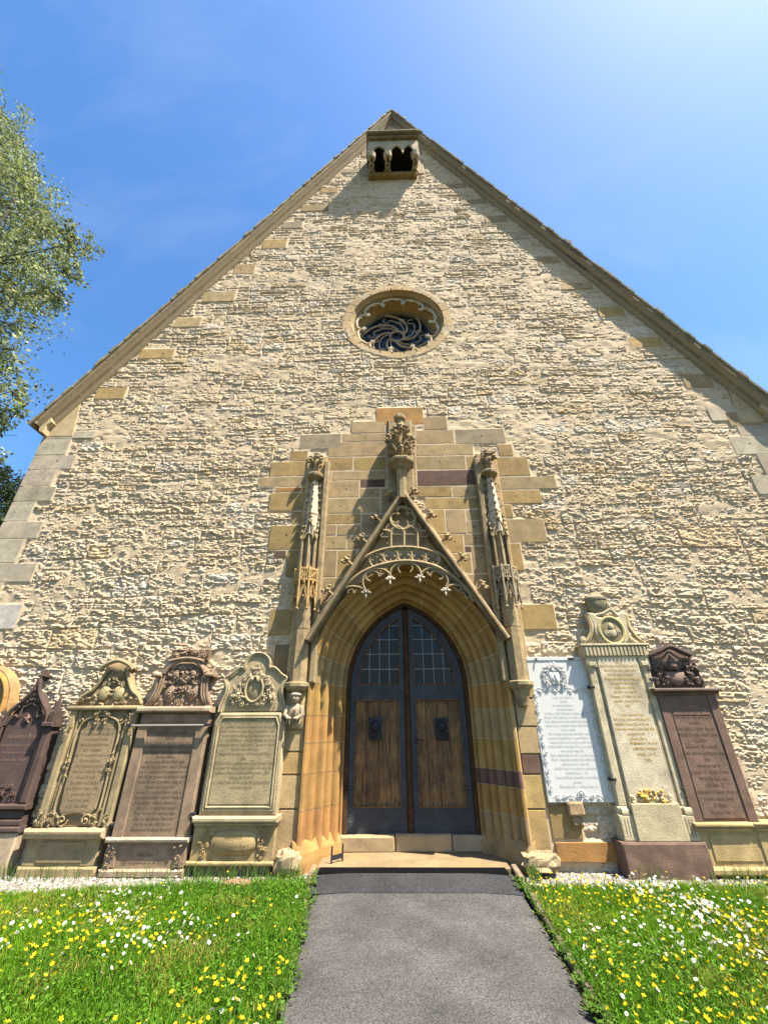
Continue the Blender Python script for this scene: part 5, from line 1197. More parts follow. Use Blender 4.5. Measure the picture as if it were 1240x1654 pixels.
for s in (-1, 1):
    blob(mb, (xc + s * .13, -.14, 2.27), (.05, .04, .06), BC, .1); prism(mb, [(xc + s * .16 + .085 * math.cos(a), 2.01 + .115 * math.sin(a)) for a in np.linspace(0, 2 * PI, 17)[:-1]] if s < 0 else [(xc + .08, 2.12), (xc + .25, 2.12), (xc + .25, 1.98), (xc + .165, 1.91), (xc + .08, 1.98)], .1, .15, BC, .015)
    scroll(mb, xc + s * .16, 2.01, .15, .045, 1.3, s, .011, 0, BC); scroll(mb, xc + s * .30, 1.88, .13, .06, 1.4, s, .014, 0, BC)
ornament(mb, xc - .30, xc + .30, 1.87, 2.36, .13, 64, BC, True, .065, lambda x, z: abs(abs(x - xc) - .16) > .10 or abs(z - 2.01) > .13); mb.build('coat_of_arms', M_SLABD, t, 1, None, 'stuff')

# --- 5 greenish grey slab with cartouche
t = thing('gravestone', (-2.0, 0, 0), 'greenish grey gravestone with domed top and empty oval cartouche, next to the door pier', 'gravestone', 'old gravestones along the wall')
EC = (.32, .265, .16); ED = (.30, .245, .145); EY = (.34, .25, .12); xa, xb = -2.49, -1.51; xc = (xa + xb) / 2
mb = MB(); roughblock(mb, xa - .03, xb + .01, -.03, .19, .14, .52, EY, .005, .05, .012, 9); box(mb, xa - .05, xb + .03, -.03, .225, .11, .155, EY, .015, .003); box(mb, xa - .05, xb + .04, -.03, .27, .535, .60, (.36, .30, .19), .025); box(mb, xa - .03, xb + .02, -.03, .23, .50, .535, EC, .012); box(mb, xa + .02, xb - .02, -.03, .10, -.02, .12, (.25, .2, .13), .01); mb.build('plinth', M_SLAB, t, 0.6)
mb = MB(); prism(mb, [(xc + .30 * math.copysign(abs(math.cos(a)) ** .7, math.cos(a)), .335 + .135 * math.copysign(abs(math.sin(a)) ** .7, math.sin(a))) for a in np.linspace(0, 2 * PI, 33)[:-1]], .1, .225, EY, .04)
for s in (-1, 1): ornament(mb, xc + s * .36 - .05, xc + s * .36 + .05, .19, .49, .19, 18, EY, False, .055)
mb.build('plinth_carving', M_SLAB, t, 1, None, 'stuff')
mb = MB(); out5 = [(xa, .60), (xb, .60), (xb, 1.64), (xb - .07, 1.76), (xa + .07, 1.76), (xa, 1.64)]; prism(mb, out5, -.03, .20, EC, .02); ins = [(xa + .085, .70), (xb - .085, .70), (xb - .085, 1.62), (xb - .12, 1.70), (xa + .12, 1.70), (xa + .085, 1.62)]
for o in (.0, .03):
    q = [(x + (o if x < xc else -o), z + (o if z < 1 else -o)) for x, z in [(xa + .045, .655), (xb - .045, .655), (xb - .045, 1.63), (xb - .09, 1.73), (xa + .09, 1.73), (xa + .045, 1.63)]]
    L = []
    for i in range(6):
        a, b = np.array(q[i]), np.array(q[(i + 1) % 6])
        for w in np.linspace(0, 1, 10, endpoint=False): L.append((a[0] + (b[0] - a[0]) * w, -.20 - o * .2, a[1] + (b[1] - a[1]) * w))
    tube(mb, L, .016, 5, True, EC)
prism(mb, ins, .1, .207, ED, .03); mb.build('slab', M_SLAB, t, 0.6)
mb = MB(); stroke_text(mb, xc - .38, xc + .38, 1.63, .053, 15, .209, .027, (1, 1, 1), [.85, 1, .97, 1, .98, 1, .5, .9, .12, 1, .97, .95, .4, .97, .35], 51); stroke_text(mb, xc - .2, xc + .2, .38, .09, 2, .226, .028, (1, 1, 1), [.5, 1], 52); mb.build('inscription', M_TEXT, t, kind='stuff')
mb = MB(); half = [(-.47, 1.77), (-.465, 1.86), (-.43, 1.95), (-.405, 2.05), (-.42, 2.13), (-.46, 2.21), (-.38, 2.26), (-.30, 2.33), (-.24, 2.36), (-.19, 2.35), (-.185, 2.42)] + [(-.185 * math.cos(a), 2.40 + .16 * math.sin(a)) for a in np.linspace(.15, PI / 2, 8)]
ol = mirror(half, xc); prism(mb, ol, -.02, .15, EC, .015)
for o in (.012, .045):
    L = [(xc + a * (1 - o * 2.0), -.155 - .01 * (o < .02), 1.77 + (b - 1.77) * (1 - o * .9)) for a, b in half[:]]; L2 = [(2 * xc - x, y, z) for x, y, z in L[::-1]]; tube(mb, smooth(L + L2, 4), .017, 5, False, EC)
mb.build('crest', M_SLAB, t, 0.6)
mb = MB(); tube(mb, [(xc + .125 * math.cos(a), -.18, 2.06 + .165 * math.sin(a)) for a in np.linspace(0, 2 * PI, 29)[:-1]], .020, 6, True, EC); prism(mb, [(xc + .115 * math.cos(a), 2.06 + .155 * math.sin(a)) for a in np.linspace(0, 2 * PI, 25)[:-1]], .1, .165, ED, .01)
def cart(x, z):
    q = math.hypot((x - xc) / .155, (z - 2.06) / .20); return q > 1 and ((abs(x - xc) < .35 - (z - 1.86) * .45 and 1.86 < z < 2.24) or (z > 2.2 and abs(x - xc) < .08))
ornament(mb, xc - .34, xc + .34, 1.86, 2.38, .165, 46, (.37, .31, .20), True, .075, cart); mb.build('cartouche', M_SLAB, t, 1)

# --- 6 white marble tablet
t = thing('wall_tablet', (2.36, 0, .71), 'white marble memorial tablet with scrolled border, hung right of the door', 'memorial tablet')
WC = (.50, .51, .505); xa, xb, z0, z1 = 1.93, 2.78, .71, 2.47; xc = (xa + xb) / 2
mb = MB(); box(mb, xa, xb, -.01, .065, z0, z1, WC, .006); box(mb, xa, xb, .06, .075, z1 - .045, z1 - .0, WC, .004); mb.build('slab', M_WHITE, t)
mb = MB(); ornament(mb, xc - .24, xc + .12, 2.10, 2.37, .062, 60, WC, True, .034, lambda x, z: .10 < math.hypot((x - xc + .06) / 1.0, (z - 2.22) * .95) < .17 )
ex = xc - .06; prism(mb, [(ex - .075, 2.26), (ex + .075, 2.26), (ex + .075, 2.14), (ex, 2.08), (ex - .075, 2.14)], .05, .085, WC, .012); blob(mb, (ex, -.068, 2.29), (.034, .02, .036), WC, .1); blob(mb, (ex - .025, -.068, 2.36), (.014, .014, .04), WC, .1); blob(mb, (ex + .025, -.068, 2.37), (.014, .014, .04), WC, .1); tube(mb, [(ex, -.087, 2.24), (ex + .04, -.087, 2.12)], .008, 4, False, WC); mb.build('coat_of_arms', M_WHITE, t, 1, None, 'stuff')
mb = MB()
def border(p, q, n, amp):
    p = np.array(p); q = np.array(q); dirv = (q - p) / np.linalg.norm(q - p); nv_ = np.array([-dirv[1], dirv[0]]); w = np.linspace(0, 1, n * 8 + 1)
    L = p + np.outer(w, q - p) + np.outer(amp * np.sin(w * n * PI), nv_); tube(mb, np.c_[L[:, 0], np.full(len(L), -.066), L[:, 1]], .0055, 5, False, WC)
    for i in range(n):
        c = p + (q - p) * (i + .5) / n; sg = 1 if i % 2 else -1; scroll(mb, c[0], c[1], .064, amp * 1.05, 1.1, sg, .0055, rng.uniform(0, 6), WC); leaf_relief(mb, c[0], c[1], .058, .06, math.atan2(dirv[1], dirv[0]) + sg * .6, .008, WC)
border((xa + .06, 2.03), (xb - .06, 2.03), 7, .030); border((xa + .05, .80), (xa + .05, 1.99), 12, .026); border((xb - .05, .80), (xb - .05, 1.99), 12, .026); border((xa + .08, .77), (xb - .08, .77), 8, .028)
scroll(mb, xc, .80, .066, .05, 1.2, 1, .011, 0, WC); mb.build('scroll_border', M_WHITE, t, 1, None, 'stuff')
mb = MB(); stroke_text(mb, xa + .12, xb - .12, 1.92, .050, 22, .066, .026, (1, 1, 1), [.5, .15, .5, .35, .98, 1, .97, .95, .3, .9, .95, .9, 1, .5, .97, .95, .55, .9, .45, .9, .2, .8], 61); mb.build('inscription', M_GREYT, t, kind='stuff')
mb = MB()
for (x, z) in ((xa + .14, z1 - .02), (xb - .22, z1 - .02)): tube(mb, [(x, 0, z + .01), (x, -.09, z), (x, -.095, z - .03)], .012, 5)
box(mb, xb - .24, xb - .16, .066, .09, z1 - .04, z1 - .005, (1, 1, 1), .004); mb.build('iron_pin', M_BLACK, t)
# rough corbel stone below it
mb = MB(); x, z = W(932, 1314, .1); roughblock(mb, x - .10, x + .10, -.05, .10, z - .03, z + .12, (.26, .185, .105), .015, .03, .02, 77); roughblock(mb, x - .06, x + .07, -.05, .075, z - .14, z - .028, (.25, .175, .10), .015, .03, .02, 78); part(mb, 'corbel_stone', M_ASH, smooth=0.6)

# --- 7 tall classical memorial with urn
t = thing('gravestone', (3.15, 0, 0), 'tall pale memorial with urn and medallion on a brown block', 'gravestone', 'old gravestones along the wall')
SCc = (.46, .40, .27); SD = (.42, .36, .23); xa, xb = 2.70, 3.57; xc = (xa + xb) / 2
mb = MB(); roughblock(mb, 2.60, 3.58, -.03, .42, -.02, .37, (.135, .088, .066), .022, .045, .02, 12); mb.build('plinth', M_SLABD, t, 0.5)
mb = MB(); roughblock(mb, xa - .03, xb - .02, -.03, .33, .37, .62, SCc, .004, .06, .01, 13); box(mb, xc - .31, xc + .27, .1, .375, .372, .74, SD, .008)
mb.build('pedestal', M_SLAB, t, 0.6)
mb = MB()
for s in (-1, 1):
    for k in range(3): box(mb, xc + s * .36 - .02 + (k - 1) * .035 - .007, xc + s * .36 - .02 + (k - 1) * .035 + .007, .3, .332, .41, .585, (.22, .18, .11), .002)
mb.build('flutes', M_SLAB, t)
mb = MB()
for s in (-1, 1): tube(mb, [(xc + s * .33, -.28, .645), (xc + s * .42, -.28, .645)], .055, 8, False, SCc); 
for s in (-1, 1): box(mb, xc + s * .375 - .075, xc + s * .375 + .075, -.03, .27, .62, .70, SCc, .03)
mb.build('base_rolls', M_SLAB, t, 0.8)
mb = MB(); box(mb, xc - .29, xc + .27, -.03, .285, .70, 2.43, (.50, .44, .32), .01)
mb.build('slab', M_SLAB, t)
mb = MB()
for s in (-1, 1):
    for (o, w, d) in ((.375, .05, .25), (.305, .02, .22)): box(mb, xc + s * o - w, xc + s * o + w, -.03, d, .70, 2.30, SCc, .012)
    box(mb, xc + s * .365 - .075, xc + s * .365 + .075, -.03, .275, 2.30, 2.43, SCc, .01); box(mb, xc + s * .365 - .05, xc + s * .365 + .05, .2, .30, 2.32, 2.37, SCc, .006)
mb.build('pilaster', M_SLAB, t)
mb = MB(); stroke_text(mb, xc - .27, xc + .25, 2.355, .0555, 20, .286, .028, (1, 1, 1), [.15, .98, .8, .7, .9, .6, .55, .55, .8, .7, .15, 0, .6, .9, .85, .97, .4, .4, .2], 71); stroke_text(mb, xc - .13, xc + .25, 1.36, .062, 4, .286, .033, (1, 1, 1), [.9, .8, .6, .15], 72); mb.build('inscription', M_GOLD, t, kind='stuff')
mb = MB(); gcl = (.45, .33, .12)
for i in range(60):
    q = rng.uniform(-1, 1); x = xc - .02 + q * .27; z = .835 - .07 * q * q + rng.uniform(-.055, .045); c = jit((.52, .33, .07) if rng.random() < .35 and abs(q) < .6 else (.44, .36, .22), .12)
    r = rng.uniform(.014, .034); blob(mb, (x, -.30 - rng.uniform(0, .05), z), (r, r, r * .8), c, .35, False)
    if rng.random() < .6: leaf_relief(mb, x, z - .02, .30, .09, rng.uniform(-2.6, -.5), .018, c)
mb.build('flower_garland', M_SLAB, t, 1)
mb = MB(); box(mb, xa - .03, xb + .02, -.03, .28, 2.43, 2.455, SCc, .008); box(mb, xa - .02, xb + .02, -.03, .30, 2.455, 2.585, SCc, .01); box(mb, xa - .05, xb + .05, -.03, .335, 2.585, 2.615, SCc, .01)
mb.build('entablature', M_SLAB, t)
mb = MB()
for k in range(16): x = xa + .01 + k * .054; prism(mb, [(x, 2.45), (x + .034, 2.45), (x + .034, 2.57), (x, 2.57)], .29, .322, SD, .006)
mb.build('dentils', M_SLAB, t)
mb = MB(); mcx, mcz = xc + .02, 2.80
prism(mb, [(mcx - .42, 2.615), (mcx + .42, 2.615), (mcx + .33, 2.68), (mcx + .24, 2.78), (mcx - .24, 2.78), (mcx - .33, 2.68)], -.02, .20, SD, .02)
half = [(-.13, 2.60), (-.21, 2.66), (-.25, 2.76), (-.25, 2.90), (-.27, 3.0), (-.29, 3.06), (-.20, 3.06), (-.16, 3.00), (-.06, 2.99)]; prism(mb, mirror(half, mcx), -.02, .29, SCc, .02)
for s in (-1, 1): tube(mb, smooth([(mcx + s * .44, -.24, 2.63), (mcx + s * .34, -.26, 2.70), (mcx + s * .27, -.27, 2.85), (mcx + s * .28, -.26, 3.02)], 6), .032, 6, False, jit((.38, .31, .17), .05)); scroll(mb, mcx + s * .42, 2.68, .25, .05, 1.3, s, .02, 0, SCc)
mb.build('shoulder', M_SLAB, t, 0.6)
mb = MB(); prism(mb, [(mcx + .165 * math.cos(a), mcz + .18 * math.sin(a)) for a in np.linspace(0, 2 * PI, 29)[:-1]], .25, .292, (.24, .20, .12), .004); tube(mb, [(mcx + .175 * math.cos(a), -.30, mcz + .19 * math.sin(a)) for a in np.linspace(0, 2 * PI, 31)[:-1]], .024, 6, True, (.46, .40, .20))
blob(mb, (mcx, -.30, mcz - .04), (.06, .03, .06), SCc, .1); blob(mb, (mcx, -.30, mcz + .05), (.035, .03, .06), SCc, .1)
for s in (-1, 1): scroll(mb, mcx + s * .07, mcz - .03, .295, .045, 1.2, s, .012, 0, SCc); leaf_relief(mb, mcx + s * .05, mcz - .08, .295, .06, PI / 2 + s, .014, SCc)
mb.build('medallion', M_SLAB, t, 1)
mb = MB(); UC = (.26, .23, .15); lathe(mb, (mcx - .08, -.16, 3.0), [(.09, 0), (.05, .03), (.06, .06), (.13, .12), (.155, .20), (.15, .25), (.165, .27), (.165, .30), (.12, .32), (.09, .36), (.03, .39), (.03, .42), (0, .43)], 12, UC); mb.build('urn', M_SLAB, t, 0.6)
mb = MB(); tube(mb, smooth([(mcx - .22, -.22, 3.02), (mcx - .05, -.27, 3.05), (mcx + .06, -.28, 3.10), (mcx + .15, -.26, 3.02), (mcx + .26, -.2, 3.08)], 6), .03, 6, False, SCc); tube(mb, smooth([(mcx + .04, -.28, 3.2), (mcx + .08, -.28, 3.1), (mcx + .16, -.26, 3.0)], 5), .022, 5, False, SCc); mb.build('drapery', M_SLAB, t, 1)
t.scale = (1.02, .62, 1.02); t.location = (3.15 * 1.02, 0, -.032)
clamp(xa - .01, 2.05, .25, -1, t); clamp(xa + .0, .98, .25, -1, t); clamp(xb + .0, .88, .27, 1, t); clamp(xb - .02, 2.14, .27, 1, t)

# --- 8 dark brown slab on yellow plinth
t = thing('gravestone', (4.0, 0, 0), 'dark brown gravestone with black carved arms on a yellow plinth, rightmost', 'gravestone', 'old gravestones along the wall')
xa, xb = 3.61, 4.40; xc = (xa + xb) / 2; DB = (.155, .10, .075); PY = (.36, .27, .13)
mb = MB(); roughblock(mb, 3.57, 4.95, -.03, .20, .10, .50, PY, .006, .05, .015, 15); box(mb, 3.57, 4.95, -.03, .25, .03, .11, PY, .02, .004)
for (a, b) in ((3.57, 4.27), (4.275, 4.95)): box(mb, a, b, -.03, .26, .49, .53, jit(PY, .05), .02, .004); box(mb, a, b, -.03, .225, .44, .49, jit(PY, .05), .015)
box(mb, 3.72, 4.28, .1, .21, .15, .42, PY, .015); box(mb, 4.30, 4.40, .1, .215, .11, .44, PY, .015); mb.build('plinth', M_SLAB, t, 0.6)
mb = MB(); box(mb, xa, xb, -.03, .175, .53, 1.95, DB, .012); box(mb, xa + .13, xb - .14, .1, .183, .56, 1.70, (.165, .105, .08), .01); prism(mb, [(xa + .13, 1.69), (xb - .14, 1.69)] + [(xc - .005 + (xb - xa - .27) / 2 * math.cos(a), 1.69 + .14 * math.sin(a)) for a in np.linspace(0, PI, 12)], .1, .183, (.165, .105, .08), .01)
box(mb, xb - .125, xb, .1, .19, .53, 1.95, DB, .01); box(mb, xa - .0, xa + .115, .1, .182, .53, 1.95, DB, .008); mb.build('slab', M_SLABD, t)
mb = MB(); stroke_text(mb, xc - .25, xc + .25, 1.73, .070, 17, .184, .036, (1, 1, 1), [.6, .9, .3, .97, 1, .3, .85, 1, .15, .55, .97, .65, .45, 1, .75, .35], 81); mb.build('inscription', M_BROWNT, t, kind='stuff')
mb = MB(); box(mb, xa - .04, xb + .05, -.03, .20, 1.95, 1.985, DB, .01); box(mb, xa - .06, xb + .07, -.03, .255, 1.985, 2.03, (.13, .10, .08), .015); mb.build('cornice', M_SLABD, t)
KC = (.075, .052, .042); kx = 3.96
mb = MB(); half = [(-.34, 2.03), (-.36, 2.12), (-.32, 2.26), (-.33, 2.33), (-.27, 2.44), (-.28, 2.50), (-.14, 2.55), (-.06, 2.60)]; prism(mb, mirror(half, kx), -.02, .12, KC, .02); hl = smooth([(a + kx, b) for a, b in half[:5]], 5)
for s in (-1, 1): tube(mb, [((x if s < 0 else 2 * kx - x), -.13, z) for x, z in hl], .024, 6, False, KC)
tube(mb, smooth([(kx - .29, -.16, 2.47), (kx - .15, -.20, 2.52), (kx, -.22, 2.58), (kx + .15, -.20, 2.52), (kx + .29, -.16, 2.47)], 6), .04, 6, False, KC); tube(mb, smooth([(kx - .26, -.15, 2.42), (kx - .12, -.16, 2.43), (kx, -.17, 2.51), (kx + .12, -.16, 2.43), (kx + .26, -.15, 2.42)], 6), .016, 5, False, (.15, .11, .09)); mb.build('crest', M_SLABD, t, 1)
mb = MB(); C2 = (.14, .10, .08); prism(mb, [(kx - .12, 2.25), (kx + .14, 2.25), (kx + .13, 2.13), (kx + .01, 2.06), (kx - .11, 2.13)], .1, .16, (.20, .14, .11), .02); blob(mb, (kx, -.15, 2.33), (.07, .05, .06), C2, .1); tube(mb, [(kx - .03, -.15, 2.38), (kx + .0, -.15, 2.46), (kx + .05, -.15, 2.38)], .02, 5, False, C2)
ornament(mb, kx - .30, kx + .30, 2.06, 2.40, .13, 40, C2, True, .075, lambda x, z: abs(x - kx) > .13 or z > 2.28); mb.build('coat_of_arms', M_SLABD, t, 1, None, 'stuff')
clamp(xa - .02, 2.40, .13, -1, t)

# small things on the ground
mb = MB(); x, y = GP(384, 1428, .03); v, f = ICO1; q = v * np.array([.17, .09, .055]) * (1 + .14 * rng.uniform(-1, 1, (len(v), 1))); q[:, 2] = np.minimum(q[:, 2], .045); mb.add(q + np.array([x, y, .02]), f, (.26, .14, .10)); o = mb.build('loose_stone', M_SLABD); props(o, 'flat reddish stone lying in the gravel before the greenish grave slab', 'stone')
mb = MB(); x, z = W(538, 1390, .02); y = -.02
tube(mb, [(x - .02, y, .08), (x - .02, y, .26)], .012, 6); tube(mb, [(x + .10, y + .12, .08), (x + .10, y + .12, .26)], .012, 6); 
mb.add([(x - .02, y - .004, .12), (x + .10, y + .116, .12), (x + .10, y + .116, .17), (x - .02, y - .004, .17), (x - .02, y + .004, .12), (x + .10, y + .124, .12), (x + .10, y + .124, .17), (x - .02, y + .004, .17)], [(0, 1, 2, 3), (7, 6, 5, 4), (3, 2, 6, 7), (0, 4, 5, 1), (0, 3, 7, 4), (1, 5, 6, 2)]); o = mb.build('boot_scraper', M_BLACK); props(o, 'small black iron boot scraper at the left end of the threshold', 'boot scraper')

# ================================================================== GRAVEL, LAWN, FLOWERS
def lawn_edge(s, x):
    x = np.asarray(x, float)
    return (-.36 - .135 * np.clip(-1.0 - x, 0, 5) if s < 0 else -.58 - .015 * (x - 1.4)) - .08 * (vnoise(x * 1.6, x * 0, 2) - .5) + .08 * (vnoise(x * 7, x * 0 + 3, 3) - .5)
def rocks(n, xs, ys, mbb, zf=0.0, s0=.010, s1=.024):
    v0, f0 = ICO0
    for i in range(n):
        r = rng.uniform(s0, s1); q = v0 * r * np.array([1, 1, .7]) * (1 + rng.uniform(-.35, .35, (12, 1))); a = rng.uniform(0, 6.3); ca, sa = math.cos(a), math.sin(a)
        q = np.stack([q[:, 0] * ca - q[:, 1] * sa, q[:, 0] * sa + q[:, 1] * ca, q[:, 2]], 1); mbb.add(q + np.array([xs[i], ys[i], zf + r * .4]), f0, jit([(.26, .245, .22), (.20, .185, .16), (.31, .30, .275), (.15, .14, .12)][rng.integers(4)], .12))
for s in (-1, 1):
    mbg = MB(); n = 9000
    if s < 0: xs = rng.uniform(-6.2, -1.0, n)
    else: xs = rng.uniform(1.42, 6.2, n)
    lo = lawn_edge(s, xs) - .10; ys = lo + (0.0 - lo) * rng.random(n) ** .9 * np.where(xs > 0, 1.0, .98)
    rocks(n, xs, ys, mbg, -.012); mbg.build('gravel', M_GRAV, None, None, None, 'stuff')
    sheet('gravel_bed', [(-6.6, -1.1), (-.97, -.45), (-.97, .05), (-6.6, .05)] if s < 0 else [(1.40, -.78), (6.6, -.78), (6.6, .05), (1.36, .05)], -.012, simple_mat('gravel_ground', (.11, .10, .08), .95, 0, .1, .6, 60, .4, 30))
def path_x(s, y): L = np.array(LPX if s < 0 else RPX); return np.interp(y, L[:, 1], L[:, 0])
def scatter(s, n):
    out_x = []; out_y = []
    while sum(map(len, out_x)) < n:
        y = -.30 - 3.9 * rng.random(n) ** .9; x = (rng.uniform(-7.6, -.72, n) if s < 0 else rng.uniform(1.18, 7.4, n))
        pad = np.where(rng.random(n) < .08, -.03, .03)
        ok = (y < lawn_edge(s, x)) & ((x < path_x(s, y) - pad) if s < 0 else (x > path_x(s, y) + pad + .055))
        px, py = proj(x, y, 0.05); ok &= (px > -330) & (px < 1570) & (py < 1800)
        out_x.append(x[ok]); out_y.append(y[ok])
    return np.concatenate(out_x)[:n], np.concatenate(out_y)[:n]
def lawn(s):
    n = 84000; x, y = scatter(s, n); mb = MB()
    clump = fbm(x * 2.2, y * 2.2, 1); h = rng.uniform(.035, .10, n) * (.6 + 1.05 * clump) * np.where(y > lawn_edge(s, x) - .12, .85, 1)
    if s > 0: h *= 1.12
    w = rng.uniform(.0022, .0048, n); a = rng.uniform(0, 2 * PI, n); lean = rng.uniform(.1, .75, n) * h; la = rng.uniform(0, 2 * PI, n) 
    ca, sa = np.cos(a), np.sin(a); lx, ly = lean * np.cos(la), lean * np.sin(la)
    P0 = np.stack([x - w * ca, y - w * sa, np.full(n, -.02)], 1); P1 = np.stack([x + w * ca, y + w * sa, np.full(n, -.02)], 1)
    P2 = np.stack([x + lx * .4 + w * .8 * ca, y + ly * .4 + w * .8 * sa, h * .62], 1); P3 = np.stack([x + lx * .4 - w * .8 * ca, y + ly * .4 - w * .8 * sa, h * .62], 1); P4 = np.stack([x + lx, y + ly, h * (1 - .25 * lean / h)], 1)
    v = np.stack([P0, P1, P2, P3, P4], 1).reshape(-1, 3); i = np.arange(n) * 5
    base = np.array([.13, .25, .008]); dry = np.array([.28, .26, .05]); dk = np.array([.07, .17, .010])
    t1 = np.clip(fbm(x * 1.3, y * 1.3, 3) * 1.6 - .3, 0, 1)[:, None]; c = base * (1 - t1) + dk * t1; c = c * rng.uniform(.7, 1.35, (n, 1)); dm = (rng.random(n) < .04 + .5 * np.clip((fbm(x * 1.9 + 3, y * 1.9, 6) - .56) * 6, 0, 1) + (.5 * np.exp(-((x - 1.55) / .22) ** 2 - ((y + 1.35) / .5) ** 2) if s > 0 else 0))[:, None]; c = np.where(dm, dry, c)
    cc = np.repeat(c, 5, 0)
    mb.add(v, np.stack([i, i + 1, i + 2, i + 3], 1), cc); mb.f.append(np.stack([i + 3, i + 2, i + 4], 1))
    # broad leaves of clover, dandelion and buttercup in the sward
    m = 13000; x, y = scatter(s, m); V = []; F = []; C = []
    L = rng.uniform(.012, .032, m); a = rng.uniform(0, 2 * PI, m); tilt = rng.uniform(-.2, .9, m); hh = rng.uniform(.02, .095, m); wd = L * rng.uniform(.28, .5, m)
    big = rng.random(m) < .05; L[big] *= 2.2; hh[big] *= .6
    d = np.stack([np.cos(a) * np.cos(tilt), np.sin(a) * np.cos(tilt), np.sin(tilt)], 1); e = np.stack([-np.sin(a), np.cos(a), np.zeros(m)], 1); o = np.stack([x, y, hh], 1)
    q = np.stack([o, o + d * (L * .45)[:, None] + e * wd[:, None], o + d * L[:, None] - np.array([0, 0, 1]) * (L * .25)[:, None], o + d * (L * .45)[:, None] - e * wd[:, None]], 1).reshape(-1, 3); j = np.arange(m) * 4
    cl = np.array([.09, .19, .018]) * rng.uniform(.6, 1.4, (m, 1)); mb.add(q, np.stack([j, j + 1, j + 2, j + 3], 1), np.repeat(cl, 4, 0))
    return mb.build('lawn_grass', M_GRASS, None, None, None, 'stuff')
lawn(-1); lawn(1)
def edge_weeds(s):
    mb = MB()
    for k in range(46):
        y = rng.uniform(-3.6, -.35); x = path_x(s, y) + (.035 if s > 0 else -.01) + rng.normal(0, .018); n = rng.integers(6, 18)
        for i in range(n):
            a = rng.uniform(0, 6.3); L = rng.uniform(.02, .065); w = L * rng.uniform(.12, .35); h = rng.uniform(.2, .9) * L; ca, sa = math.cos(a), math.sin(a); bx, by = x + rng.normal(0, .02), y + rng.normal(0, .03); z0 = max(0, ramp(by)) + .012
            mb.add([(bx, by, z0), (bx + L * .5 * ca - w * sa, by + L * .5 * sa + w * ca, z0 + h), (bx + L * ca, by + L * sa, z0 + h * .8), (bx + L * .5 * ca + w * sa, by + L * .5 * sa - w * ca, z0 + h)], [(0, 1, 2, 3)], jit((.085, .15, .02), .35))
    mb.build('edge_weeds', M_GRASS, None, None, None, 'stuff')
edge_weeds(-1); edge_weeds(1)
def tuft(px0, px1, n, dy=.12):
    mb = MB()
    for i in range(n):
        x = rng.uniform(W(px0, 1410)[0], W(px1, 1410)[0]); y = -.26 - rng.uniform(0, dy); h = rng.uniform(.06, .22); a = rng.uniform(0, 6.3); w = .003; l = rng.uniform(.1, .5) * h
        mb.add([(x - w, y, 0), (x + w, y, 0), (x + .4 * l * math.cos(a) + w, y + .4 * l * math.sin(a), h * .6), (x + .4 * l * math.cos(a) - w, y + .4 * l * math.sin(a), h * .6), (x + l * math.cos(a), y + l * math.sin(a), h)], [(0, 1, 2, 3), (3, 2, 4)], jit((.10, .17, .03), .3))
    mb.build('grass_tuft', M_GRASS, None, None, None, 'stuff')
for (a, b, n) in ((10, 60, 40), (70, 160, 45), (165, 300, 40), (310, 450, 130), (455, 500, 60), (845, 860, 50), (1010, 1050, 20), (1120, 1240, 80)): tuft(a, b, n)
# flowers
def buttercup_mesh():
    mb = MB(); tube(mb, [(0, 0, 0), (.004, .002, .5), (0, 0, 1)], .0022, 4, False, (.07, .14, .02)); return mb
def flower(kind, h, tilt, az):
    """stem and head; returns (verts, faces, colours)"""
    mb = MB(); bx, by = math.sin(tilt) * math.cos(az), math.sin(tilt) * math.sin(az); bz = math.cos(tilt); hx, hy = bx * h * .35, by * h * .35
    tube(mb, [(0, 0, 0), (hx * .4, hy * .4, h * .6), (hx, hy, h)], .0018, 4, False, (.07, .14, .02)); n = np.array([bx, by, bz]); u = np.cross(n, [0, 0, 1.0]) if bz < .98 else np.array([1.0, 0, 0]); u /= np.linalg.norm(u); w = np.cross(n, u); c0 = np.array([hx, hy, h])
    np_ = 5 if kind == 'b' else 11; R_ = .0145 if kind == 'b' else .0165; lift = .010 if kind == 'b' else .002
    for k in range(np_):
        a = k * 2 * PI / np_; da = PI / np_ * (.95 if kind == 'b' else .75); r0 = R_ * .2
        pt = lambda rr_, aa, l: c0 + rr_ * (math.cos(aa) * u + math.sin(aa) * w) + n * l
        mb.add([pt(r0, a, 0), pt(R_ * .7, a + da, lift * .6), pt(R_, a, lift), pt(R_ * .7, a - da, lift * .6)], [(0, 1, 2, 3)], (.72, .52, .005) if kind == 'b' else (.80, .80, .78))
    blob(mb, c0 + n * .003, (.005, .005, .004), (.60, .38, .01), .05, False); return mb
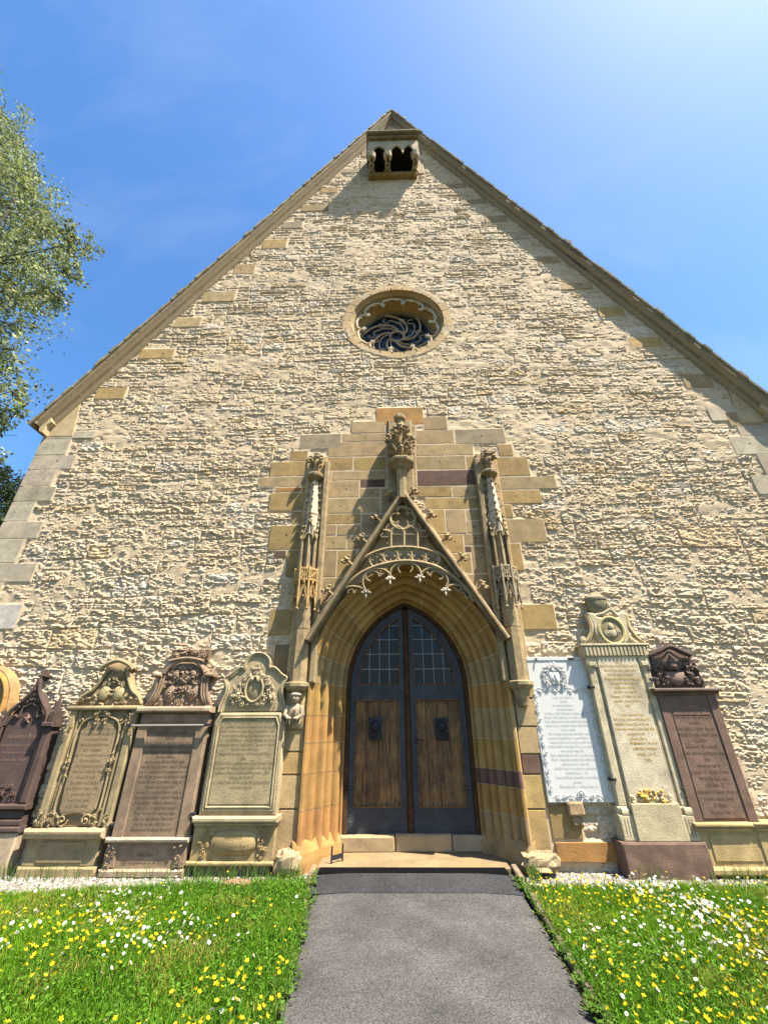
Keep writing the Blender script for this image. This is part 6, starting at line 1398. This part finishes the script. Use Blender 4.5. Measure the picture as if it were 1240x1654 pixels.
def flowers(kind, nm, label, group, n_per, dens):
    protos = []
    for i in range(6):
        mb = flower(kind, rng.uniform(.07, .17) * (1 if kind == 'b' else .85), rng.uniform(.15, .9), rng.uniform(0, 6.3)); protos.append(mb)
    pts = []
    for s in (-1, 1):
        x, y = scatter(s, n_per * 16 if s > 0 else n_per * 11); x = np.asarray(x); q = dens(s, x, y); k = rng.random(len(x)) < q; pts += [(a, b) for a, b in zip(x[k], y[k])]
    pts = np.array(pts); d = np.hypot(pts[:, 0], pts[:, 1] + DIST); px, py = proj(pts[:, 0], pts[:, 1], .1); vis = (px > 2) & (px < 1238) & (py < 1650); order = np.argsort(np.where(vis, d, d + 100)); pts = pts[order]
    NI = 290; meshes = []
    for mb in protos:
        o = mb.build(nm, M_PETAL); meshes.append(o.data); bpy.data.objects.remove(o)
    for i, (x, y) in enumerate(pts[:NI]):
        o = bpy.data.objects.new(nm, meshes[i % 6]); COL.objects.link(o); sc = rng.uniform(.8, 1.2) * (1 if kind == 'b' else .85); o.location = (x, y, 0); o.rotation_euler = (0, 0, rng.uniform(0, 6.3)); o.scale = (sc, sc, sc); props(o, label % ('left' if x < 0.2 else 'right'), nm.replace('_', ' '), group % ('left' if x < 0.2 else 'right'))
    mb = MB()
    for x, y in pts[NI:]:
        p = protos[rng.integers(6)]; a = rng.uniform(0, 6.3); ca, sa = math.cos(a), math.sin(a); v = np.concatenate(p.v) * rng.uniform(.75, 1.15); v = np.stack([v[:, 0] * ca - v[:, 1] * sa + x, v[:, 0] * sa + v[:, 1] * ca + y, v[:, 2]], 1); k = mb.n
        mb.v.append(v); mb.c.append(np.concatenate(p.c)); mb.n += len(v); mb.f += [f + k for f in p.f]
    if mb.n: mb.build(nm + '_carpet', M_PETAL, None, None, None, 'stuff')
    return len(pts)
def dens_b(s, x, y):
    g = fbm(x * 1.1 + 5, y * 1.1, 2, 3)
    if s < 0: return np.clip((g - .42) * 3.2, 0.04, 1) * np.clip((-.9 - y) / 1.6, .03, 1) * .36
    return np.clip((g - .33) * 2.6, .10, 1) * .30
def dens_d(s, x, y):
    g = fbm(x * 1.5 + 9, y * 1.5 + 4, 5, 3)
    if s < 0: return np.clip((g - .47) * 4.5, 0.05, 1) * .26
    return np.clip((g - .45) * 5.0, .06, 1) * .42 * np.clip((x - 1.2) / 1.5, .25, 1)
flowers('b', 'buttercup', 'yellow buttercup in flower in the lawn %s of the path', 'buttercups in the lawn %s of the path', 520, dens_b)
flowers('d', 'daisy', 'white daisy in flower in the lawn %s of the path', 'daisies in the lawn %s of the path', 520, dens_d)

# ================================================================== TREES
def tree(name, label, trunk, clumps, d0, lsize, nleaf, cols, seed, dspread=1.6, group=None, clip=None):
    r = np.random.default_rng(seed); t = thing(name, trunk[0], label, 'tree', group); mb = MB(); tp = np.array(trunk); tube(mb, smooth(tp, 5), np.linspace(.24, .05, len(smooth(tp, 5))), 8)
    top = tp[-1]; C = []
    for (px, py, rp) in clumps:
        dd = d0 + r.uniform(-dspread, dspread); c = np.array(P(px, py, dd)); sc = np.linalg.norm(c - np.array([0, -DIST, EYE])) / FPX; C.append((c, rp * sc))
        k = min(len(tp) - 1, max(1, int(np.searchsorted(tp[:, 2], c[2] - 1.5)))); a = tp[k]; mid = (a + c) / 2 + np.array([0, 0, -.3 + r.uniform(-.2, .4)]); tube(mb, smooth([a, mid, c], 5), np.linspace(.035, .008, 11), 5)
        for _ in range(4):
            e = c + r.normal(0, rp * sc * .5, 3); tube(mb, [c, (c + e) / 2 + r.normal(0, .08, 3), e], [.012, .008, .004], 4)
    mb.build('trunk', M_BARK, t, 1)
    area = np.array([q * q for _, q in C]); cnt = (nleaf * area / area.sum()).astype(int); V = []; CC = []
    for (c, q), n in zip(C, cnt):
        nsub = max(6, int(q * q * 9)); sub = r.normal(0, 1, (nsub, 3)); sub /= np.linalg.norm(sub, axis=1, keepdims=True); sub = c + sub * (q * r.random((nsub, 1)) ** .45) * np.array([1, 1, 1.0])
        tone = r.uniform(.65, 1.25, nsub); k = r.integers(0, nsub, n); p = sub[k] + r.normal(0, q * .085 + .05, (n, 3)) * np.array([1, 1, 1.4]); L = lsize * r.uniform(.6, 1.25, n)[:, None]
        a = r.normal(0, 1, (n, 3)); a /= np.linalg.norm(a, axis=1, keepdims=True); b = np.cross(a, r.normal(0, 1, (n, 3))); b /= np.linalg.norm(b, axis=1, keepdims=True)
        V.append(np.stack([p - a * L * .5, p + b * L * .32, p + a * L * .5, p - b * L * .32], 1)); ci = r.integers(0, len(cols), n); CC.append(np.array(cols)[ci] * (tone[k] * r.uniform(.75, 1.3, n))[:, None])
    V = np.concatenate(V).reshape(-1, 3); CC = np.repeat(np.concatenate(CC), 4, 0); j = np.arange(len(V) // 4) * 4; mb = MB(); mb.add(V, np.stack([j, j + 1, j + 2, j + 3], 1), CC); mb.build('crown', M_LEAF, t)
CL = [(-30, 190, 40), (5, 190, 22), (20, 222, 26), (-5, 260, 34), (28, 288, 30), (50, 305, 24), (0, 330, 44), (38, 345, 40), (62, 338, 24), (70, 365, 18), (-5, 400, 42), (32, 415, 42), (62, 430, 34), (88, 400, 24), (100, 375, 20), (118, 390, 24), (138, 400, 15), (105, 425, 26), (125, 430, 16), (80, 462, 28), (40, 470, 36), (5, 470, 34), (90, 480, 16), (68, 500, 18), (35, 512, 22),
      (8, 520, 18), (-5, 560, 24), (22, 565, 16), (30, 600, 14), (5, 600, 20), (20, 632, 18), (34, 640, 12), (-5, 650, 22), (18, 672, 16), (28, 665, 12), (8, 690, 12), (-60, 300, 80), (-80, 450, 90), (-60, 600, 70), (2, 735, 8)]
tx, ty, _ = P(-260, 700, -2.5)
tree('birch_tree', 'tall sunlit birch with hanging twigs entering at the left edge', [(tx, 2.5, -.05), (tx, 2.5, 5), (tx - .1, 2.5, 9), (tx + .1, 2.4, 13), (tx + .2, 2.4, 17), (tx + .3, 2.3, 21)], CL, -2.5, .125, 44000, [(.16, .19, .055), (.22, .245, .075), (.11, .14, .04), (.30, .32, .17)], 5)
CL2 = [(5, 800, 26), (20, 815, 20), (-20, 790, 40), (0, 845, 30), (38, 772, 7), (30, 790, 10), (-30, 860, 40), (6, 770, 14)]
tx2, _, _ = P(-60, 850, -9)
tree('dark_tree', 'dark shaded tree low behind the left corner of the church', [(tx2, 9, -.05), (tx2, 9, 3), (tx2 + .2, 9, 6), (tx2 + .3, 9, 10)], CL2, -9, .13, 9000, [(.035, .055, .018), (.05, .07, .02), (.025, .04, .015)], 8, 1.2)
